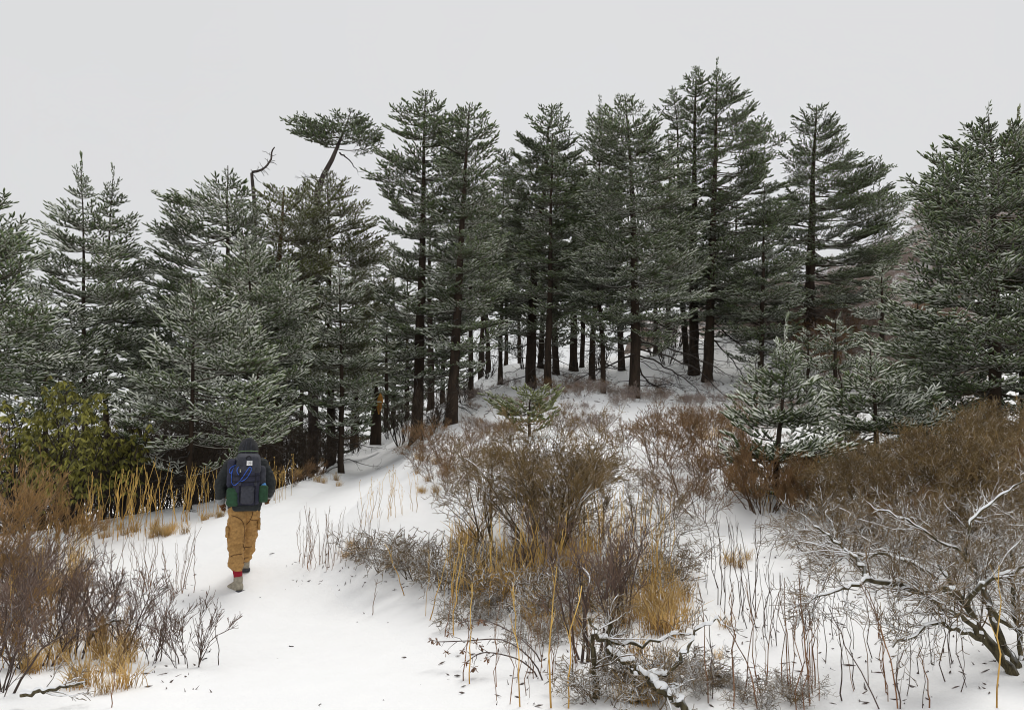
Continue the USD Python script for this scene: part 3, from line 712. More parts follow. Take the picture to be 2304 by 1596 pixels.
# ------------------------------------------------------------------ far hillside behind the right group
hx = np.linspace(12, 110, 60)
hyv = np.linspace(48, 120, 40)
prof = np.array([at(px, py, 78) for px, py in [(1640, 700), (1750, 660), (1850, 622), (1940, 596), (2000, 560), (2060, 502), (2100, 480), (2150, 486), (2250, 470), (2400, 450), (2700, 480), (3400, 520)]])
hxx, hyy = np.meshgrid(hx, hyv)
crest = np.interp(hxx, prof[:, 0], prof[:, 2])
u = (hyy - 48) / 30
hz = 3.0 + (crest - 3.0) * np.clip(u, 0, 1) ** 0.9 - np.clip(u - 1, 0, 9) * 9 + 2.2 * (meshkit.fbm(np.dstack([hxx * 0.09, hyy * 0.09, hxx * 0]), 4, 2) - 0.5) * np.clip(u * 2, 0, 1)
hz = np.where(u <= 0.03, -6, hz)
ii, jj = np.meshgrid(np.arange(39), np.arange(59), indexing='ij')
a_ = ii * 60 + jj
n_, l_ = snow_nodes(-1, 0.2, 0.75, 1.1, white=(0.66, 0.66, 0.68), nlo=0.36, nhi=0.62)
n_.update({'c2': ('noise_texture', {'scale': 2.5, 'detail': 6.0}), 'r2': ('rgb_ramp', {'ramp': [(0.3, (0.13, 0.095, 0.085)), (0.55, (0.24, 0.185, 0.15)), (0.75, (0.31, 0.26, 0.20))]}), 'p': ('principled_bsdf', {'roughness': 0.95})})
l_ += [('geo.position', 'c2.vector'), ('c2.fac', 'r2.fac'), ('r2.color', 'cmix.a'), ('cmix.result', 'p.base_color')]
MAT['hill'] = M('brushy_hillside', n_, l_)
hv = np.dstack([hxx, hyy, hz])
put_mesh(None, 'far_hillside', (hv.reshape(-1, 3), np.stack([a_, a_ + 1, a_ + 61, a_ + 60], -1).reshape(-1, 4)), MAT['hill'], True,
         label='brown brushy hillside with patches of snow beyond the right hand trees', cat='hill', kind='structure')

# ------------------------------------------------------------------ bare shrubs


def pxy(px, Y):
    x = (px - PW / 2) / FPX * Y
    return np.array([x, Y, gz(x, Y)])


def bush(name, label, cat, loc, seed, mat, H=1.6, W=0.8, stems=14, per=(8, 6, 4), ln=(0.40, 0.20, 0.10), r=0.011, up=0.35, ang=0.6, wig=0.08, droop=0.0, rz=0, scale=1.0, group=None, rmin=0.0018, flat=None, caps=0):
    rng = np.random.default_rng(seed)
    t = thing(name, label, cat, loc, rz, scale, group)
    u = np.linspace(0, 1, 7)
    az = rng.random(stems) * 6.283
    out = np.sqrt(rng.random(stems))
    b = np.column_stack([np.cos(az), np.sin(az), np.zeros(stems)]) * (0.10 + 0.12 * rng.random((stems, 1))) * W
    b[:, 2] = -0.06
    e = np.column_stack([np.cos(az) * out * W, np.sin(az) * out * W, H * (0.65 + 0.45 * rng.random(stems)) * (1 - 0.45 * out ** 2)])
    P = b[:, None] + u[None, :, None] * (e - b)[:, None]
    P[:, :, 2] += (np.sin(u * np.pi) * 0.10 * H)[None] - droop * H * (u ** 2)[None] * out[:, None]
    P[:, 1:] += (rng.normal(size=(stems, 6, 3)) * 0.045 * H * np.array([1, 1, 0.6])).cumsum(1) * 0.5
    R = r * (0.6 + 0.7 * rng.random((stems, 1))) * (1 - 0.72 * u)[None]
    big = np.argsort(-R[:, 0])[:4]
    for k in big:
        V, F, N, T = tubes(P[k:k + 1], R[k:k + 1], 5, u[None] * 0.4, 0.08, rng)
        put(t, 'stem', V, F, MAT[mat], N, T)
    rest = np.setdiff1d(np.arange(stems), big)
    parts = [tubes(P[rest], R[rest], 4, np.tile(u * 0.4, (len(rest), 1)))] if len(rest) else []
    Q1, S1, _ = grow(rng, P, R, per[0], 0.15, 1.0, ang, ln[0] * H, 0.7, n=5, up=up, wig=wig, flat=flat)
    Q2, S2, _ = grow(rng, Q1, S1, per[1], 0.12, 1.0, ang * 1.1, ln[1] * H, 0.75, n=4, up=up * 0.8, wig=wig, flat=flat)
    Q3, S3, _ = grow(rng, Q2, S2, per[2], 0.15, 1.0, ang * 1.2, ln[2] * H, 0.8, n=3, up=up * 0.6, wig=wig, flat=flat)
    parts += [tubes(Q1, np.maximum(S1, rmin * 1.2), 3, 0.45), tubes(Q2, np.maximum(S2, rmin), 3, 0.7), tubes(Q3, np.maximum(S3, rmin), 3, 1.0)]
    V, F, N, T = join(parts)
    put(t, 'twigs', V, F, MAT[mat], N, T, kind='stuff')
    if caps:
        snow_caps(t, P, R, rng, caps)
    return t


def snow_caps(t, P, R, rng, thick):
    """Snow lying along the upper side of branches; none where they stand steep."""
    m, n0, _ = P.shape
    n = 3 * n0
    P = np.array([spline(p, n) for p in P])
    R = np.array([np.interp(np.linspace(0, 1, n), np.linspace(0, 1, n0), r) for r in R])
    T = unit(np.gradient(P, axis=1))
    keep = np.clip((0.86 - np.abs(T[:, :, 2])) / 0.3, 0, 1)
    k = meshkit.fbm(P * 9.0 + rng.random(3) * 50, 3, 5)
    cover = np.clip((k - 0.24) / 0.24, 0, 1)
    RR = (R * 0.75 + thick * (0.3 + 0.9 * k)) * keep * cover
    Q = P + np.array([0, 0, 1.0]) * (R * 0.75 + RR * 0.25)[:, :, None]
    V, F, N, TT = tubes(Q, np.maximum(RR, 0.0003), 7, 0.0, 0.06, rng)
    put(t, 'snow_cover', V, F, MAT['snow_cap'], N, kind='stuff')


def scatter(srcs, spots, labels, rng, smin=0.85, smax=1.15, group=None):
    for k, (loc, s) in enumerate(spots):
        copy_of(srcs[k % len(srcs)], labels if isinstance(labels, str) else labels[k], loc, rng.uniform(0, 360), s * rng.uniform(smin, smax), group)


rng = np.random.default_rng(77)
# the big dome of brown twigs in the middle
G = 'brown bushes in the middle of the snow slope'
C1 = bush('bare_bush', 'largest bare brown bush, tall dome of fine twigs in the middle', 'bush', gp(1235, 1240), 5, 'twig_brown', H=1.28, W=0.95, stems=24, per=(7, 5, 4), ln=(0.42, 0.22, 0.12), r=0.011, up=0.12, ang=0.85, rmin=0.0026, group=G, caps=0.0035)
C2 = bush('bare_bush', 'bare brown bush left of the tallest dome, leaning toward the path', 'bush', gp(1125, 1232), 6, 'twig_brown', H=1.08, W=1.2, stems=9, ln=(0.36, 0.18, 0.10), per=(6, 4, 3), r=0.010, up=0.15, ang=0.75, rmin=0.0026, group=G)
for px, py, s, lab, k in [(1340, 1225, 0.8, 'thin bare brown bush at the right shoulder of the tallest dome', 1), (1230, 1185, 0.9, 'bare brown bush right behind the tallest dome', 0), (1440, 1190, 0.6, 'thin bare bush between the tallest dome and the open snow', 1),
                          (1085, 1120, 0.6, 'small bare bush on the white slope above the left brown bush', 1)]:
    copy_of([C1, C2][k], lab, gp(px, py), rng.uniform(0, 360), s)
C3 = bush('dark_stemmed_shrub', 'tall dark stemmed shrub rising behind the knotted trunk at the bottom middle', 'shrub', gp(1330, 1500), 8, 'twig_purple', H=1.05, W=0.5, stems=7, per=(4, 3, 3), ln=(0.36, 0.18, 0.10), r=0.014, up=0.35, caps=0.003, rmin=0.0026)
copy_of(C3, 'dark stemmed shrub just behind the knotted one, in front of the brown dome', gp(1400, 1400), 140, 0.9)
copy_of(C3, 'dark stemmed shrub at the left foot of the brown dome', gp(1215, 1330), 70, 0.8)
# low brush on the slope behind, below the trunks
G = 'rust coloured brush on the slope below the forest'
B1 = bush('rusty_brush', 'low rusty brush patch right behind the brown dome', 'bush', gp(1480, 1050), 21, 'twig_rust', H=0.85, W=0.85, stems=12, per=(5, 4, 2), ln=(0.5, 0.28, 0.16), r=0.007, up=0.2, ang=0.75, rmin=0.0034, group=G)
B2 = bush('rusty_brush', 'low rusty brush patch on the slope left of the small frosted fir', 'bush', gp(1600, 1060), 22, 'twig_rust', H=0.75, W=1.0, stems=14, per=(5, 4, 2), ln=(0.45, 0.26, 0.14), r=0.007, up=0.1, ang=0.8, rmin=0.0034, group=G)
spots = [(1530, 1000, 0.8), (1600, 1010, 0.9), (1650, 985, 0.8), (1560, 960, 0.6), (1540, 1110, 0.8), (1500, 1160, 0.7), (1585, 1170, 0.6), (1100, 1000, 0.55), (1060, 1020, 0.5), (1400, 1010, 0.6), (1620, 1110, 0.7)]
for k, (px, py, s) in enumerate(spots):
    copy_of([B1, B2][k % 2], 'low rusty brush on the slope below the forest trunks', gp(px, py), rng.uniform(0, 360), s, G)
# the thicket on the right
G = 'brown thicket under the large dark fir at the right'
R1 = bush('thicket_bush', 'dense brown thicket bush beneath the small frosted fir', 'bush', gp(1715, 1150), 31, 'twig_rust', H=0.78, W=0.75, stems=24, per=(6, 5, 3), ln=(0.40, 0.22, 0.12), r=0.007, up=0.35, ang=0.6, rmin=0.003, group=G)
R2 = bush('thicket_bush', 'dense brown thicket bush at the right picture edge', 'bush', gp(2270, 1120), 32, 'twig_brown', H=1.15, W=1.0, stems=24, per=(6, 5, 3), ln=(0.46, 0.25, 0.13), r=0.007, up=0.05, ang=0.85, rmin=0.003, group=G)
spots = [(1800, 1160, 0.9), (1870, 1170, 0.85), (1950, 1160, 0.9), (2040, 1170, 0.85), (2130, 1160, 0.95), (2220, 1180, 0.9), (2310, 1180, 1.0), (1850, 1095, 0.75), (1960, 1080, 0.7), (2090, 1070, 0.8), (2190, 1060, 0.75), (2290, 1050, 0.85), (2080, 1230, 0.7), (2200, 1230, 0.7), (1920, 1230, 0.6)]
for k, (px, py, s) in enumerate(spots):
    copy_of([R2, R1][k % 3 == 0], 'dense brown bush within the thicket below the large dark fir', gp(px, py), rng.uniform(0, 360), s * (0.62 + 0.36 * min(1, max(0, (px - 1750) / 400))), G)
# snow laden low shrubs
G = 'low shrubs laden with snow'
S1 = bush('snowy_shrub', 'low snow laden shrub mat at the foot of the left brown bush', 'shrub', gp(935, 1290), 41, 'twig_snowy', H=0.42, W=0.62, stems=14, per=(5, 4, 2), ln=(0.7, 0.42, 0.25), r=0.006, up=-0.05, ang=0.9, wig=0.35, rmin=0.0036, group=G)
S2 = bush('snowy_shrub', 'snow laden shrub with arching twigs in front of the right thicket', 'shrub', gp(2000, 1300), 42, 'twig_snowy', H=0.75, W=0.8, stems=10, per=(5, 3, 2), ln=(0.55, 0.34, 0.2), r=0.009, up=-0.02, ang=0.85, wig=0.3, droop=0.15, rmin=0.0032, group=G, caps=0.003)
for px, py, s, k in [(860, 1275, 0.9, 0), (1010, 1320, 0.9, 0), (1090, 1335, 1.0, 0), (1180, 1370, 0.9, 0), (1280, 1400, 0.9, 0), (1060, 1400, 0.6, 0), (1420, 1340, 1.0, 0), (1500, 1300, 0.8, 0), (1360, 1580, 0.6, 0), (1450, 1560, 0.6, 0), (1210, 1450, 0.5, 0), (1560, 1540, 0.5, 0), (1130, 1290, 0.8, 0),
                    (2090, 1290, 1.0, 1), (2190, 1300, 1.0, 1), (2270, 1320, 1.0, 1), (1900, 1260, 0.8, 1), (1820, 1235, 0.7, 1), (2130, 1240, 0.9, 1), (2230, 1240, 0.9, 1), (1490, 1225, 0.7, 1), (1600, 1560, 0.45, 0), (1690, 1590, 0.4, 0), (1790, 1575, 0.4, 0)]:
    copy_of([S1, S2][k], 'low snow laden shrub in the bushes of the foreground', gp(px, py), rng.uniform(0, 360), s, G)
# the left side
G = 'orange brown bushes along the left picture edge'
L1 = bush('orange_bush', 'tall orange brown bush with thin arching canes at the left edge', 'bush', pxy(-25, 8.8), 51, 'twig_orange', H=1.85, W=0.95, stems=8, per=(6, 3, 2), ln=(0.34, 0.17, 0.09), r=0.008, up=0.3, ang=0.55, rmin=0.0024, group=G)
L2 = bush('orange_bush', 'orange brown bush in front of the yellow-leaved shrub', 'bush', pxy(110, 10.4), 52, 'twig_orange', H=0.85, W=0.8, stems=11, per=(6, 4, 2), ln=(0.40, 0.22, 0.11), r=0.007, up=0.35, ang=0.55, rmin=0.0026, group=G)
for px, Y, s, k in [(40, 9.8, 1.0, 1), (-20, 8.4, 0.9, 1), (160, 10.9, 0.7, 1), (-40, 10.5, 0.9, 0)]:
    copy_of([L1, L2][k], 'orange brown bush among those along the left picture edge', pxy(px, Y), rng.uniform(0, 360), s, G)
G = 'purple brown shrubs in the lower left corner'
D1 = bush('purple_brown_shrub', 'purple brown twiggy shrub nearest to the path in the lower left', 'shrub', gp(425, 1500), 61, 'twig_purple', H=0.58, W=0.45, stems=9, per=(5, 3, 2), ln=(0.42, 0.22, 0.10), r=0.005, up=0.35, ang=0.55, rmin=0.0018, group=G)
D2 = bush('purple_brown_shrub', 'dense purple brown shrub in the lower left corner', 'shrub', gp(160, 1480), 62, 'twig_purple', H=0.72, W=0.62, stems=10, per=(6, 4, 2), ln=(0.42, 0.22, 0.1), r=0.008, up=0.22, ang=0.7, rmin=0.0019, group=G)
for px, py, s, k in [(330, 1490, 1.0, 0), (265, 1470, 1.0, 1), (70, 1500, 1.0, 1), (-10, 1470, 1.05, 1), (210, 1410, 0.85, 0), (120, 1390, 0.95, 1), (30, 1400, 1.0, 1), (310, 1400, 0.6, 0), (-20, 1560, 0.9, 1), (90, 1330, 0.7, 1), (10, 1330, 0.8, 1), (240, 1350, 0.5, 0)]:
    copy_of([D1, D2][k], 'purple brown shrub among those in the lower left corner', gp(px, py), rng.uniform(0, 360), s, G)
for px, py, s, k, lab in [(70, 1500, 0.6, 1, 'tan brown bush among the lower left shrubs, nearest the corner'), (150, 1440, 0.6, 1, 'tan brown bush in the middle of the lower left shrubs'), (-10, 1420, 0.7, 1, 'tan brown bush cut by the left edge above the corner'), (40, 1350, 0.65, 1, 'tan brown bush at the top of the lower left shrubs'), (250, 1500, 0.4, 1, 'small tan brown bush near the path end of the lower left shrubs')]:
    copy_of(L2, lab, gp(px, py), rng.uniform(0, 360), s, 'tan brown bushes in the lower left corner')
# dark undergrowth in the shade of the trees
G = 'dark undergrowth in the shade of the left trees'
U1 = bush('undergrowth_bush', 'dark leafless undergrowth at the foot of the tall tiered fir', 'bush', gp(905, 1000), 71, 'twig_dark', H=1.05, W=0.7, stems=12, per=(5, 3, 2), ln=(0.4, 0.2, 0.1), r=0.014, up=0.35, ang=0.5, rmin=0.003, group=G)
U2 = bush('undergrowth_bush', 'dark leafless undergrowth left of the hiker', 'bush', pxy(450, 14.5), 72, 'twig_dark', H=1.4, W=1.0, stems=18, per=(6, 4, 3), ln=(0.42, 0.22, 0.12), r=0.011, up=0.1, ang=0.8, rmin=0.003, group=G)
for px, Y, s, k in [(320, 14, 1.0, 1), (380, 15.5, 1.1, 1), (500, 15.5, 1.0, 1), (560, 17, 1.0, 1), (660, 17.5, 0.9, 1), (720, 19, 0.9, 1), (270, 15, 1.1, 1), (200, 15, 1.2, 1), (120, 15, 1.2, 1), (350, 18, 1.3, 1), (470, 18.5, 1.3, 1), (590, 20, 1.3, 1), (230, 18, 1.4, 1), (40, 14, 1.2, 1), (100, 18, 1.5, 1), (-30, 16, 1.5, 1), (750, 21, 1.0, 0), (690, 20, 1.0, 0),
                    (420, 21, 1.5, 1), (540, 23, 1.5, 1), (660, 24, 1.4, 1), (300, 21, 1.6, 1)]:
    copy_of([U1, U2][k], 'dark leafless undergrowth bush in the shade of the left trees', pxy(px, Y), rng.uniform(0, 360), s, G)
G = 'low twiggy shrubs on both sides of the far path'
for px, py, s in [(650, 1098, 0.4), (700, 1080, 0.45), (790, 1010, 0.5), (945, 1050, 0.5), (980, 1080, 0.5), (1000, 1040, 0.6), (960, 1015, 0.6), (1040, 1075, 0.6), (1010, 1110, 0.5)]:
    copy_of([B1, B2][int(px) % 2], 'low twiggy shrub beside the far stretch of the path', gp(px, py), rng.uniform(0, 360), s, G)
G = 'dark leafless shrubs at the foot of the middle trees'
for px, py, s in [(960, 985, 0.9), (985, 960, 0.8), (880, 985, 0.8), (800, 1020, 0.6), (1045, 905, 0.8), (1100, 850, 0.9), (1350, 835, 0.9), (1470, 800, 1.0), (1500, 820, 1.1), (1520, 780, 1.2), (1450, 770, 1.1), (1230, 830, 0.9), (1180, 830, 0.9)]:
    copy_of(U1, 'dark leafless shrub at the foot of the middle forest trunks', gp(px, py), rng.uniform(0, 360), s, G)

# ------------------------------------------------------------------ evergreen shrub with drooping yellow-green leaves


def leafy(label, loc, seed, H, W, leaves, rz=0):
    rng = np.random.default_rng(seed)
    t = thing('leafy_evergreen_shrub', label, 'shrub', loc, rz)
    n = 12
    u = np.linspace(0, 1, 6)
    az = rng.random(n) * 6.283
    e = np.column_stack([np.cos(az) * W * rng.random(n), np.sin(az) * W * rng.random(n), H * (0.6 + 0.4 * rng.random(n))])
    P = u[None, :, None] * e[:, None] + rng.normal(size=(n, 6, 3)) * 0.04 * u[None, :, None]
    R = 0.022 * (1 - 0.7 * u)[None] * np.ones((n, 1))
    for k in range(3):
        V, F, N, T = tubes(P[k:k + 1], R[k:k + 1], 5)
        put(t, 'stem', V, F, MAT['twig_dark'], N, T)
    Q, S, _ = grow(rng, P, R, 9, 0.2, 1, 0.8, 0.5, 0.5, up=0.2)
    V, F, N, T = join([tubes(P[3:], R[3:], 4), tubes(Q, S, 3)])
    put(t, 'twigs', V, F, MAT['twig_dark'], N, T, kind='stuff')
    # whorls of leaves that hang from the twig ends
    ends = np.vstack([Q[:, -1], Q[:, 2], P[:, -1]])
    ends = ends[rng.integers(0, len(ends), leaves)] + rng.normal(size=(leaves, 3)) * 0.10
    m = leaves * 6
    b = np.repeat(ends, 6, 0)
    a = rng.random(m) * 6.283
    dr = unit(np.column_stack([np.cos(a) * 0.55, np.sin(a) * 0.55, rng.uniform(-1.3, -0.25, m)]))
    L = rng.uniform(0.07, 0.12, m)[:, None]
    sd = unit(np.cross(dr, np.column_stack([np.cos(a + 1.4), np.sin(a + 1.4), np.full(m, 0.3)])))
    w = 0.17 * L
    up = np.cross(sd, dr)
    pts = np.stack([b, b + dr * L * 0.35 + sd * w, b + dr * L * 0.35 + up * w * 0.4, b + dr * L * 0.35 - sd * w, b + dr * L * 0.75 + sd * w * 0.8, b + dr * L * 0.75 - sd * w * 0.8, b + dr * L], 1)
    tri = np.array([[0, 1, 2], [0, 2, 3], [1, 4, 2], [2, 4, 6], [2, 6, 5], [2, 5, 3]])
    F = (tri[None] + (np.arange(m) * 7)[:, None, None]).reshape(-1, 3)
    put(t, 'leaves', pts.reshape(-1, 3), F, MAT['leaf'], None, np.repeat(rng.random(m), 7), kind='stuff')
    return t


MAT['leaf'] = M('olive_leaves', {'at': ('attribute', {'attribute': 'tint'}), 'rp': ('rgb_ramp', {'ramp': [(0, (0.065, 0.065, 0.018)), (0.5, (0.17, 0.165, 0.035)), (1, (0.36, 0.34, 0.075))]}), 'p': ('principled_bsdf', {'roughness': 0.45, 'specular_ior_level': 0.4}),
                                 'tr': ('translucent_bsdf', {}), 'mx': ('mix_closure', {'fac': 0.25})}, [('at.fac', 'rp.fac'), ('rp.color', 'p.base_color'), ('rp.color', 'tr.color'), ('p.BSDF', 'mx.closure1'), ('tr.BSDF', 'mx.closure2')], 'mx.closure')
leafy('evergreen shrub with drooping yellow-green leaves behind the yellow stalks', pxy(165, 12.2), 81, 2.1, 1.0, 420)
leafy('darker leafy evergreen shrub left of the yellow-green one', pxy(50, 12.6), 82, 2.1, 0.9, 300)
leafy('small leafy evergreen shrub in the shade between the yellow-green one and the near fir', pxy(290, 13.0), 83, 1.5, 0.8, 200)

# ------------------------------------------------------------------ dry stalks


def stalk_parts(line, r, rng, shoots=4, head=0.0):
    n = len(line)
    P = line[None]
    R = (r * np.linspace(1, 0.5, n))[None]
    main = tubes(P, R, 5, np.linspace(0, 1, n)[None], 0.1, rng)
    L = np.linalg.norm(line[-1] - line[0])
    out = [main]
    side = []
    if shoots:
        Q, S, _ = grow(rng, P, R, shoots, 0.45, 0.98, 0.42, 0.24 * L, 0.7, n=4, up=0.3, wig=0.08)
        side.append(tubes(Q, S, 4, 1.0))
        if head:
            tips = np.vstack([Q[:, -1], line[-1:]])
            H = np.stack([tips, tips + [0, 0, head * 0.5], tips + [0, 0, head]], 1)
            side.append(tubes(H, np.tile([head * 0.15, head * 0.42, head * 0.1], (len(H), 1)), 5, 0.6, 0.3, rng))
    return main, side


def stalk_proto(label, loc, seed, mat, group, H=0.8, shoots=4, lean=0.12, head=0.0, r=0.0055, rz=0, scale=1.0):
    name = {'stalk_yellow': 'straw_stalk', 'stalk_brown': 'weed_stalk', 'stalk_dark': 'dark_weed'}[mat]
    if seed >= 960 and seed < 970:
        name = 'pale_weed'
    rng = np.random.default_rng(seed)
    t = thing(name, label, 'dry plant', loc, rz, scale, group)
    u = np.linspace(0, 1, 6)
    line = np.column_stack([lean * H * u ** 1.5, 0.03 * np.sin(u * 4 + seed) * u, H * u - 0.03])
    line[1:5] += rng.normal(size=(4, 3)) * 0.020
    (V, F, N, T), side = stalk_parts(line, r, rng, shoots, head)
    put(t, 'stem', V, F, MAT[mat], N, T)
    if side:
        V, F, N, T = join(side)
        put(t, 'side_shoots', V, F, MAT[mat], N, T, kind='stuff')
    return t


def stalk_field(label, group, pts, n, mat, seed, H=(0.5, 0.9), jitter=12, **kw):
    """n stalks with their feet near the picture polyline or points pts."""
    rng = np.random.default_rng(seed)
    pts = np.array(pts, float)
    protos = []
    for k in range(n):
        q = rng.random() * (len(pts) - 1)
        i = int(q)
        f = q - i
        p = pts[i] * (1 - f) + pts[min(i + 1, len(pts) - 1)] * f + rng.normal(size=2) * [jitter, jitter * 0.5]
        loc = gp(*p)
        h = rng.uniform(*H)
        if len(protos) < 4:
            protos.append(stalk_proto(label, loc, seed * 10 + k, mat, group, H=1.0, shoots=[4, 2, 6, 0][k % 4], lean=[0.1, -0.16, 0.05, 0.2][k], rz=rng.uniform(0, 360), scale=h, **kw))
        else:
            copy_of(protos[k % 4], label, loc, rng.uniform(0, 360), h, group)


stalk_field('yellow dry stalk at the edge of the snow left of the hiker', 'yellow stalks along the snow edge left of the hiker', [(165, 1228), (215, 1210), (290, 1205), (330, 1195), (400, 1180), (440, 1172)], 66, 'stalk_yellow', 91, (0.5, 1.0), 14)
stalk_field('yellow dry stalk right beside the hiker at the snow edge', 'yellow stalks beside the hiker', [(445, 1165), (485, 1160), (500, 1155)], 14, 'stalk_yellow', 92, (0.45, 0.8), 8)
stalk_field('tan cane in the lower left shrubs', 'tan canes in the lower left shrubs', [(0, 1500), (60, 1440), (130, 1380), (200, 1340), (60, 1300)], 36, 'stalk_yellow', 113, (0.35, 0.8), 26)
stalk_field('pale brown dry stalk behind the right side of the hiker', 'pale stalks right behind the hiker', [(612, 1130), (650, 1118)], 12, 'stalk_yellow', 93, (0.4, 0.7), 8, head=0.03)
stalk_field('red brown bare stalk in the snow left of the path', 'brown stalks in the snow left of the path', [(200, 1290), (290, 1310), (345, 1335), (400, 1335), (430, 1330)], 26, 'stalk_brown', 94, (0.4, 0.75), 14)
stalk_field('thin brown weed stalk in the snow right of the path', 'weed stalks right of the path', [(660, 1255), (700, 1280), (740, 1270), (800, 1250), (840, 1230)], 44, 'stalk_brown', 95, (0.35, 0.7), 16)
stalk_field('pale yellow weed stalk beyond the path bend', 'pale weeds beyond the path bend', [(820, 1180), (880, 1160), (950, 1150)], 18, 'stalk_yellow', 96, (0.35, 0.6), 18, head=0.025)
stalk_field('yellow dry stalk in front of the brown dome bush', 'yellow stalks before the brown dome bush', [(985, 1390), (1060, 1370), (1140, 1350), (1260, 1330), (1420, 1360), (1500, 1340)], 80, 'stalk_yellow', 97, (0.45, 0.9), 26)
stalk_field('straw coloured weed stalk under and behind the brown dome bush', 'straw weeds around the brown dome bush', [(1010, 1260), (1120, 1240), (1260, 1220), (1400, 1250), (1500, 1230)], 50, 'stalk_yellow', 111, (0.4, 0.8), 30)
stalk_field('tan weed stalk at the very bottom of the middle foreground', 'tan weeds at the bottom middle', [(1130, 1560), (1250, 1500), (1400, 1530), (1560, 1500)], 40, 'stalk_brown', 112, (0.3, 0.65), 30)
stalk_field('thin dark weed stalk standing in the open snow at the right', 'dark weeds in the open snow at the right', [(1590, 1330), (1680, 1380), (1750, 1440), (1900, 1480), (2020, 1500), (2100, 1560)], 46, 'stalk_dark', 98, (0.4, 0.85), 45)
stalk_field('red brown weed stalk near the bottom right of the snow', 'red brown weeds at the bottom right', [(1600, 1590), (1740, 1560), (1850, 1580), (1990, 1560)], 22, 'stalk_brown', 99, (0.4, 0.8), 30)
stalk_field('yellow dry stalk below the small frosted fir', 'yellow stalks below the small frosted fir', [(1690, 1150), (1740, 1150)], 12, 'stalk_yellow', 100, (0.3, 0.5), 10)


def Z7(x, y):
    return (800 + x / 2.66) / 1.0417, (1063 + y / 2.66) / 1.0417


def Z8(x, y):
    return (1600 + x / 2.4075) / 1.0417, (1000 + y / 2.4075) / 1.0417


def Z5(x, y):
    return (x / 2.4075) / 1.0417, (1000 + y / 2.4075) / 1.0417


def Z6(x, y):
    return (1300 + x / 5.1) / 1.0417, (1350 + y / 5.1) / 1.0417


def px_line(pts, Y0, Y1, n):
    ys = np.linspace(Y0, Y1, len(pts))
    return spline([at(x, y, Y) for (x, y), Y in zip(pts, ys)], n)


def hero_stalk(pts, mat, label, r=0.0065, shoots=3, head=0.0, seed=0, dY=0.0):
    r = r * 0.62
    """A stalk that stands where the photograph has one: the first point is its foot."""
    rng = np.random.default_rng(seed)
    b = gp(*pts[0])
    line = px_line(pts, b[1], b[1] + dY, 9)
    line[0] = b - [0, 0, 0.03]
    t = thing('tall_dry_stalk', label, 'dry plant', b)
    line = line - b
    line[1:-1] += rng.normal(size=(7, 3)) * 0.006
    (V, F, N, T), side = stalk_parts(line, r, rng, shoots, head)
    put(t, 'stem', V, F, MAT[mat], N, T)
    if side:
        V, F, N, T = join(side)
        put(t, 'side_shoots', V, F, MAT[mat], N, T, kind='stuff')


